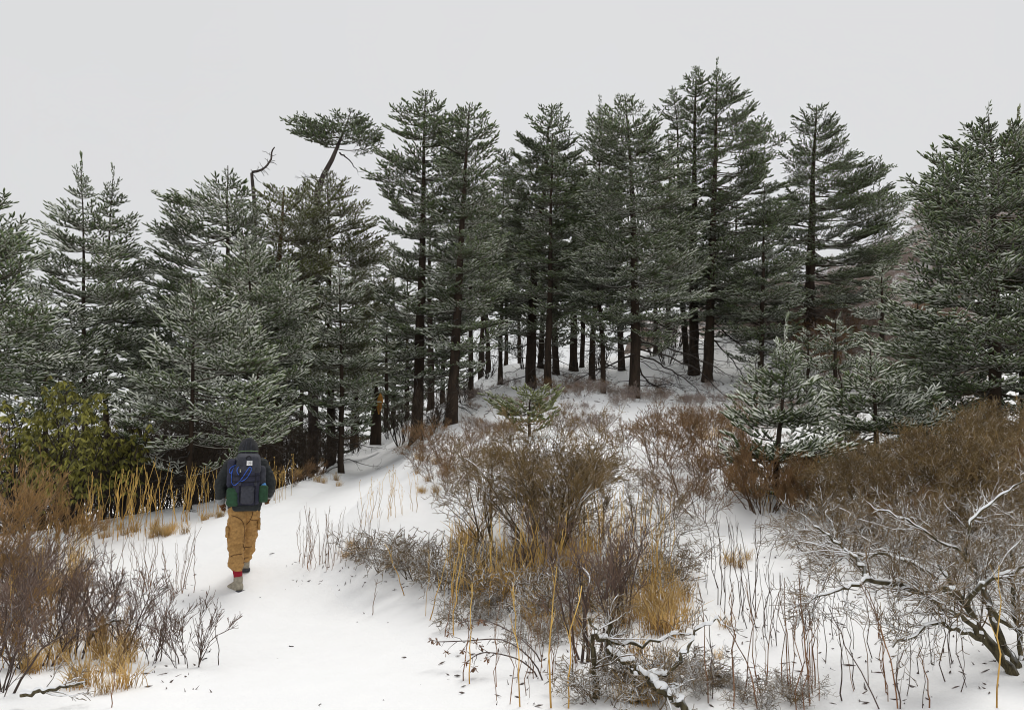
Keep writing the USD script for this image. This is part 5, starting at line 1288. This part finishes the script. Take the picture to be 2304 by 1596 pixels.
def on_surface(mesh, pts, n, off=0.002):
    """Picture-side line laid onto the back (-y) of a mesh. pts: (x, z)."""
    q = spline([(x, 0, z) for x, z in pts], n)
    o = np.column_stack([q[:, 0], np.full(n, -2.0), q[:, 2]])
    loc, ri, _ = mesh.ray.intersects_location(o, np.tile([0, 1.0, 0], (n, 1)), multiple_hits=False)
    out = np.full((n, 3), np.nan)
    out[ri] = loc
    good = ~np.isnan(out[:, 0])
    if good.sum() < 2:
        return None
    out = out[good]
    m_ = len(out)
    out = np.column_stack([np.interp(np.linspace(0, m_ - 1, n), np.arange(m_), out[:, k]) for k in range(3)])
    out[:, 1] -= off
    return out


def K(x, y):
    """A point of the enlarged view of the hiker as metres right of and above the planted boot."""
    return (x - 385) * 0.00148, (1395 - y) * 0.00148


def cord(parent, name, mesh, pts, r, mat, n=24, off=0.002, **kw):
    l = on_surface(mesh, pts, n, off)
    if l is not None:
        V, F, N, T = tubes(l[None], np.full((1, n), r), 6)
        put(parent, name, V, F, mat, N, **kw)


for pts in [[K(300, 825), K(355, 845), K(385, 880), (K(398, 940)), K(396, 1070)], [K(455, 800), K(440, 860), K(412, 900)], [K(305, 1128), K(335, 1112), K(385, 1110)], [K(398, 1088), K(425, 1086), K(458, 1082)], [K(445, 868), K(488, 868)], [K(395, 1172), K(435, 1168)]]:
    cord(man, 'trouser_seam', trs, pts, 0.0042, FB['trouser_seam_brown'], off=0.0)
# cargo pocket flaps at the thighs
put_mesh(man, 'thigh_pocket', soft(rbox(-0.185, -0.15, 0.12, 0.30, 0.60, 0.72, 0.014), 0.015, 3, 0.006), FB['tan_trouser_cloth'], True)
put_mesh(man, 'thigh_pocket', soft(rbox(0.165, 0.195, 0.24, 0.40, 0.66, 0.80, 0.013), 0.015, 3, 0.006), FB['tan_trouser_cloth'], True)
# jacket
jk = [hull(((-0.12, 0.28, 1.40), 0.085), ((0.155, 0.28, 1.40), 0.085), ((-0.10, 0.24, 1.05), 0.10), ((0.13, 0.24, 1.05), 0.10)), hull(((-0.10, 0.24, 1.05), 0.10), ((0.13, 0.24, 1.05), 0.10), ((-0.085, 0.23, 0.93), 0.085), ((0.105, 0.23, 0.93), 0.085)),
      chain([((-0.15, 0.28, 1.405), 0.082), ((-0.225, 0.25, 1.27), 0.074), ((-0.262, 0.22, 1.15), 0.066), ((-0.256, 0.27, 1.045), 0.055)]), chain([((0.185, 0.28, 1.405), 0.082), ((0.262, 0.26, 1.27), 0.070), ((0.292, 0.24, 1.15), 0.062), ((0.285, 0.37, 1.075), 0.05)])]
jkm = soft(m3.Manifold.batch_boolean(jk, m3.OpType.Add), 0.012, 5, 0.018, (9, 9, 19), 8)
put_mesh(man, 'jacket', jkm, FB['dark_jacket_cloth'], True)
put_mesh(man, 'cuff', soft(chain([((-0.257, 0.275, 1.05), 0.050), ((-0.250, 0.29, 1.005), 0.054)]), 0.012, 4, 0.004), FB['grey_cuff_wool'], True, label='pale grey wool cuff at the left wrist')
put_mesh(man, 'cuff', soft(chain([((0.286, 0.38, 1.07), 0.046), ((0.283, 0.415, 1.05), 0.048)]), 0.012, 4, 0.004), FB['grey_cuff_wool'], True)
# gloved hands: palm, thumb at the side near its base, four curled fingers of different lengths
def glove(c, sx):
    c = np.array(c)
    pl = [hull((c, 0.026), (c + [0.006 * sx, 0.012, -0.052], 0.024), (c + [-0.004 * sx, 0.040, -0.045], 0.022))]
    for k, ln in enumerate([0.85, 1.0, 0.95, 0.75]):
        a = c + np.array([0.0, -0.012 + 0.019 * k, -0.064])
        pl.append(chain([(a, 0.0105), (a + np.array([0.012 * sx, 0.004, -0.030]) * ln, 0.0098), (a + np.array([0.034 * sx, 0.010, -0.036]) * ln, 0.009), (a + np.array([0.040 * sx, 0.010, -0.012]) * ln, 0.008)]))
    pl.append(chain([(c + [0.010 * sx, 0.030, -0.010], 0.012), (c + [0.030 * sx, 0.045, -0.034], 0.0105), (c + [0.040 * sx, 0.040, -0.056], 0.009)]))
    return soft(m3.Manifold.batch_boolean(pl, m3.OpType.Add), 0.006, 3)


put_mesh(man, 'glove', glove((-0.238, 0.305, 0.985), 1), FB['brown_glove_leather'], True)
put_mesh(man, 'glove', glove((0.280, 0.45, 1.045), -1), FB['brown_glove_leather'], True)
# hood with raised panels, collar
hd = soft(m3.Manifold.batch_boolean([hull(((0.03, 0.40, 1.60), 0.112), ((0.03, 0.35, 1.575), 0.112), ((0.038, 0.325, 1.675), 0.052)), hull(((0.03, 0.36, 1.56), 0.112), ((0.03, 0.31, 1.46), 0.125))], m3.OpType.Add), 0.010, 4, 0.012, (16, 16, 12), 4)
put_mesh(man, 'hood', hd, FB['black_hood_cloth'], True)
for x in (0.000, 0.062):
    cord(man, 'hood_seam', hd, [(x, 1.50), (x * 0.9 + 0.004, 1.60), (x * 0.8 + 0.008, 1.68)], 0.005, FB['slate_pack_nylon'], off=0.0)
cord(man, 'hood_seam', hd, [(-0.05, 1.53), (-0.03, 1.60), (-0.01, 1.66)], 0.004, FB['slate_pack_nylon'], off=0.0)
# socks and boots
put_mesh(man, 'sock', soft(chain([((-0.046, 0.06, 0.29), 0.052), ((-0.026, 0.045, 0.13), 0.045)]), 0.012, 3, 0.003, (20, 20, 60)), FB['crimson_sock_wool'], True)
put_mesh(man, 'sock', soft(chain([((0.050, 0.49, 0.34), 0.046), ((0.044, 0.515, 0.13 + rise), 0.043)]), 0.012, 3, 0.003, (20, 20, 60)), FB['crimson_sock_wool'], True)


def boot(p, rz, tilt=0.0):
    up = m3.Manifold.batch_boolean([chain([((0, 0, 0.16), 0.050), ((0, 0.005, 0.09), 0.050)]), hull(((0, -0.012, 0.055), 0.046), ((0, 0.0, 0.10), 0.048), ((0, 0.11, 0.050), 0.046), ((0.0, 0.17, 0.043), 0.040))], m3.OpType.Add)
    up = soft(up, 0.01, 4, 0.004, (25, 25, 40), 2)
    cs = m3.CrossSection([[(-0.042, -0.06), (0.042, -0.06), (0.05, 0.10), (0.036, 0.20), (0, 0.222), (-0.036, 0.20), (-0.05, 0.10)]]).offset(0.008, m3.JoinType.Round)
    so = m3.Manifold.extrude(cs, 0.026)
    for k in range(7):
        so = so - m3.Manifold.cube([0.2, 0.012, 0.02], True).translate([0, -0.045 + 0.038 * k, 0.0])
    sm = so.to_mesh()
    so = trimesh.Trimesh(sm.vert_properties[:, :3], sm.tri_verts)
    R = trimesh.transformations.translation_matrix(p) @ trimesh.transformations.rotation_matrix(rz, [0, 0, 1]) @ trimesh.transformations.rotation_matrix(tilt, [1, 0, 0])
    b = put_mesh(man, 'boot', up.apply_transform(R), FB['grey_boot_suede'], True)
    put_mesh(b, 'sole', so.apply_transform(R), FB['dark_sole_rubber'], 30)


boot((-0.020, 0.035, 0.004), math.radians(38), -0.10)
boot((0.044, 0.515, rise + 0.002), math.radians(4))

# ------------------------------------------------------------------ backpack
pk = thing('backpack', 'dark hiking backpack with green side pockets and white patch, worn by the hiker', 'backpack', foot, TURN)
body = soft(m3.Manifold.batch_boolean([rbox(-0.125, 0.165, -0.09, 0.17, 0.965, 1.40, 0.045), rbox(-0.10, 0.145, -0.11, 0.10, 1.10, 1.38, 0.04)], m3.OpType.Add), 0.014, 6, 0.008, (12, 12, 16), 6)
put_mesh(pk, 'main_bag', body, FB['navy_pack_nylon'], True)
lid = soft(hull(((-0.055, -0.06, 1.36), 0.05), ((0.125, -0.06, 1.36), 0.05), ((-0.05, 0.10, 1.49), 0.05), ((0.12, 0.10, 1.49), 0.05), ((-0.04, -0.03, 1.47), 0.045), ((0.11, -0.03, 1.47), 0.045)), 0.013, 5, 0.007, (14, 14, 14), 2)
put_mesh(pk, 'lid', lid, FB['slate_pack_nylon'], True)
roll = soft(chain([((-0.135, 0.02, 1.43), 0.052), ((-0.14, 0.02, 1.20), 0.050)]), 0.014, 4, 0.006)
put_mesh(pk, 'side_roll', roll, FB['navy_pack_nylon'], True)
put_mesh(pk, 'side_pouch', soft(chain([((0.185, 0.03, 1.36), 0.045), ((0.185, 0.03, 1.22), 0.045)]), 0.014, 4, 0.006), FB['slate_pack_nylon'], True)
put_mesh(pk, 'green_side_pocket', soft(rbox(-0.185, -0.055, -0.10, 0.08, 0.955, 1.165, 0.035), 0.013, 4, 0.006), FB['green_pocket_nylon'], True)
rp = soft(rbox(0.155, 0.258, -0.07, 0.08, 0.995, 1.185, 0.03), 0.013, 4, 0.006)
put_mesh(pk, 'green_side_pocket', rp, FB['green_pocket_nylon'], True)
fp = soft(rbox(-0.035, 0.105, -0.145, -0.02, 0.985, 1.185, 0.03), 0.012, 4, 0.006)
put_mesh(pk, 'front_pocket', fp, FB['slate_pack_nylon'], True)
put_mesh(pk, 'base', soft(rbox(-0.12, 0.165, -0.06, 0.16, 0.90, 0.985, 0.035), 0.014, 4, 0.008), FB['dark_jacket_cloth'], True)
allp = trimesh.util.concatenate([body, lid, roll, fp])
cord(pk, 'lid_trim', trimesh.util.concatenate([lid, hd]), [K(335, 348), K(345, 340), K(410, 336), K(470, 338), K(492, 350)], 0.006, FB['pale_green_trim'], off=0.003)
for x in (-0.047, 0.118):
    l = on_surface(allp, [(x, 1.38), (x, 1.2), (x, 0.97)], 20, 0.003)
    V, F, N, T = tubes(l[None], np.full((1, 20), 0.011), 6, flat=0.35)
    put(pk, 'strap', V, F, FB['black_webbing'], N)
l = on_surface(trimesh.util.concatenate([lid, hd, jkm, roll]), [K(305, 372), K(325, 395), K(345, 420), K(362, 440)], 16, 0.004)
V, F, N, T = tubes(l[None], np.full((1, 16), 0.016), 6, flat=0.4)
put(pk, 'strap', V, F, FB['slate_pack_nylon'], N, label='grey shoulder strap end hanging at the upper left')
x0, z0 = K(397, 444)
x1, z1 = K(437, 409)
y_ = on_surface(lid, [(x0, z0), (x1, z1)], 5, 0.004)
ys0, ys1 = y_[0][1], y_[-1][1]
sl_ = (ys1 - ys0) / (z1 - z0)
pv = np.array([[x0, ys0 - 0.004, z0], [x1, ys0 - 0.004, z0], [x1, ys1 - 0.004, z1], [x0, ys1 - 0.004, z1]])
pa = put(pk, 'patch', np.vstack([pv, pv + [0, 0.012, 0]]), [[0, 1, 2, 3], [1, 5, 6, 2], [4, 0, 3, 7], [3, 2, 6, 7], [4, 5, 1, 0], [5, 4, 7, 6]], FB['white_patch'])


def patch_pt(a, b, o=0.0015):
    z = z0 + (z1 - z0) * b
    return np.array([x0 + (x1 - x0) * a, ys0 - 0.004 + sl_ * (z - z0) - o, z])


mk = []
for (a0, b0), (a1, b1), w in [((0.25, 0.66), (0.72, 0.70), 0.0045), ((0.35, 0.56), (0.78, 0.55), 0.0035), ((0.22, 0.30), (0.45, 0.30), 0.002), ((0.52, 0.27), (0.85, 0.27), 0.0022), ((0.25, 0.20), (0.40, 0.45), 0.0015)]:
    mk.append(np.array([patch_pt(a0 + (a1 - a0) * u, b0 + (b1 - b0) * u) for u in np.linspace(0, 1, 5)]))
V, F, N, T = tubes(np.array(mk), np.array([[w * 0.5, w, w, w, w * 0.5] for w in (0.0045, 0.0035, 0.002, 0.0022, 0.0015)]), 6, flat=0.3)
put(pa, 'emblem', V, F, FB['patch_mark_black'], N)


def K1(x, y):
    return K((500 + x / 7.98 - 450) * 3.19, (1020 + y / 7.98 - 950) * 3.19)


cord(pk, 'blue_cord', allp, [K1(410, 545), K1(300, 610), K1(285, 660), K1(310, 695), K1(345, 640), K1(368, 580), K1(335, 680), K1(330, 850), K1(385, 920), K1(440, 880), K1(540, 750), K1(600, 650), K1(655, 580), K1(682, 610), K1(630, 740), K1(560, 820), K1(490, 850)], 0.0042, FB['blue_cord'], 90, 0.004)
cord(pk, 'blue_cord', allp, [K1(455, 575), K1(425, 640), K1(460, 720)], 0.0042, FB['blue_cord'], 14, 0.004)
tx, tz = K1(485, 650)
ty = on_surface(allp, [(tx, tz), (tx + 0.01, tz)], 3, 0.004)[0][1]
put_mesh(pk, 'toggle', soft(hull(((tx, ty, tz - 0.008), 0.009), ((tx, ty, tz + 0.012), 0.008)), 0.006, 2), FB['pale_plastic'], True)
for zz in (1.30, 1.235):
    l = on_surface(trimesh.util.concatenate([allp, roll]), [(-0.125, zz), (0.02, zz - 0.012), (0.165, zz)], 26, 0.003)
    V, F, N, T = tubes(l[None], np.full((1, 26), 0.008), 6, flat=0.4)
    put(pk, 'strap', V, F, FB['black_webbing'], N)
for bx_, bz_ in ((-0.047, 1.345), (0.118, 1.345), (-0.047, 1.205), (0.118, 1.205)):
    yb_ = on_surface(allp, [(bx_, bz_), (bx_ + 0.005, bz_)], 3, 0.006)[0][1]
    put_mesh(pk, 'buckle', soft(rbox(bx_ - 0.014, bx_ + 0.014, yb_ - 0.006, yb_ + 0.008, bz_ - 0.018, bz_ + 0.018, 0.004), 0.006, 1), FB['slate_pack_nylon'], True)
cord(pk, 'haul_loop', trimesh.util.concatenate([lid, hd]), [(0.012, 1.478), (0.02, 1.505), (0.045, 1.512), (0.062, 1.482)], 0.006, FB['black_webbing'], off=0.006)
cord(man, 'jacket_seam', jkm, [(-0.21, 1.40), (-0.17, 1.33), (-0.165, 1.22), (-0.17, 1.08)], 0.004, FB['black_hood_cloth'], off=0.0)
cord(man, 'jacket_seam', jkm, [(0.245, 1.40), (0.205, 1.33), (0.20, 1.22)], 0.004, FB['black_hood_cloth'], off=0.0)
bt = thing('water_bottle', 'blue capped water bottle in the right green pocket of the backpack', 'bottle', foot, TURN)
prof_ = [(0, 1.02), (0.030, 1.02), (0.032, 1.04), (0.032, 1.185), (0.028, 1.20), (0.016, 1.215), (0.016, 1.222)]
put_mesh(bt, 'body', trimesh.creation.revolve(prof_ + [(0, 1.222)], sections=20).apply_translation([0.205, 0.02, 0]), FB['blue_bottle_plastic'], 40)
put_mesh(bt, 'cap', trimesh.creation.revolve([(0, 1.222), (0.020, 1.222), (0.021, 1.225), (0.021, 1.248), (0.018, 1.252), (0, 1.252)], sections=20).apply_translation([0.205, 0.02, 0]), FB['blue_bottle_plastic'], 40)


# ------------------------------------------------------------------ labels of look-alikes: tell them apart by their place in the row
def ordinal(n):
    words = ['first', 'second', 'third', 'fourth', 'fifth', 'sixth', 'seventh', 'eighth', 'ninth', 'tenth', 'eleventh', 'twelfth']
    return words[n - 1] if n <= 12 else f"{n}{'th' if n % 100 in (11, 12, 13) else {1: 'st', 2: 'nd', 3: 'rd'}.get(n % 10, 'th')}"


alike = {}
for p in stage.GetPrimAtPath('/World').GetChildren():
    d = p.GetCustomData()
    if d.get('group') and d.get('label') and p.HasAttribute('xformOp:translate'):
        x, y, z = p.GetAttribute('xformOp:translate').Get()
        alike.setdefault((d['group'], d['label']), []).append((x / y, p))
for (g, lab), found in alike.items():
    if len(found) > 1:
        for k, (_, p) in enumerate(sorted(found, key=lambda f: f[0])):
            p.SetCustomDataByKey('label', f'{lab}, {ordinal(k + 1)} from left')
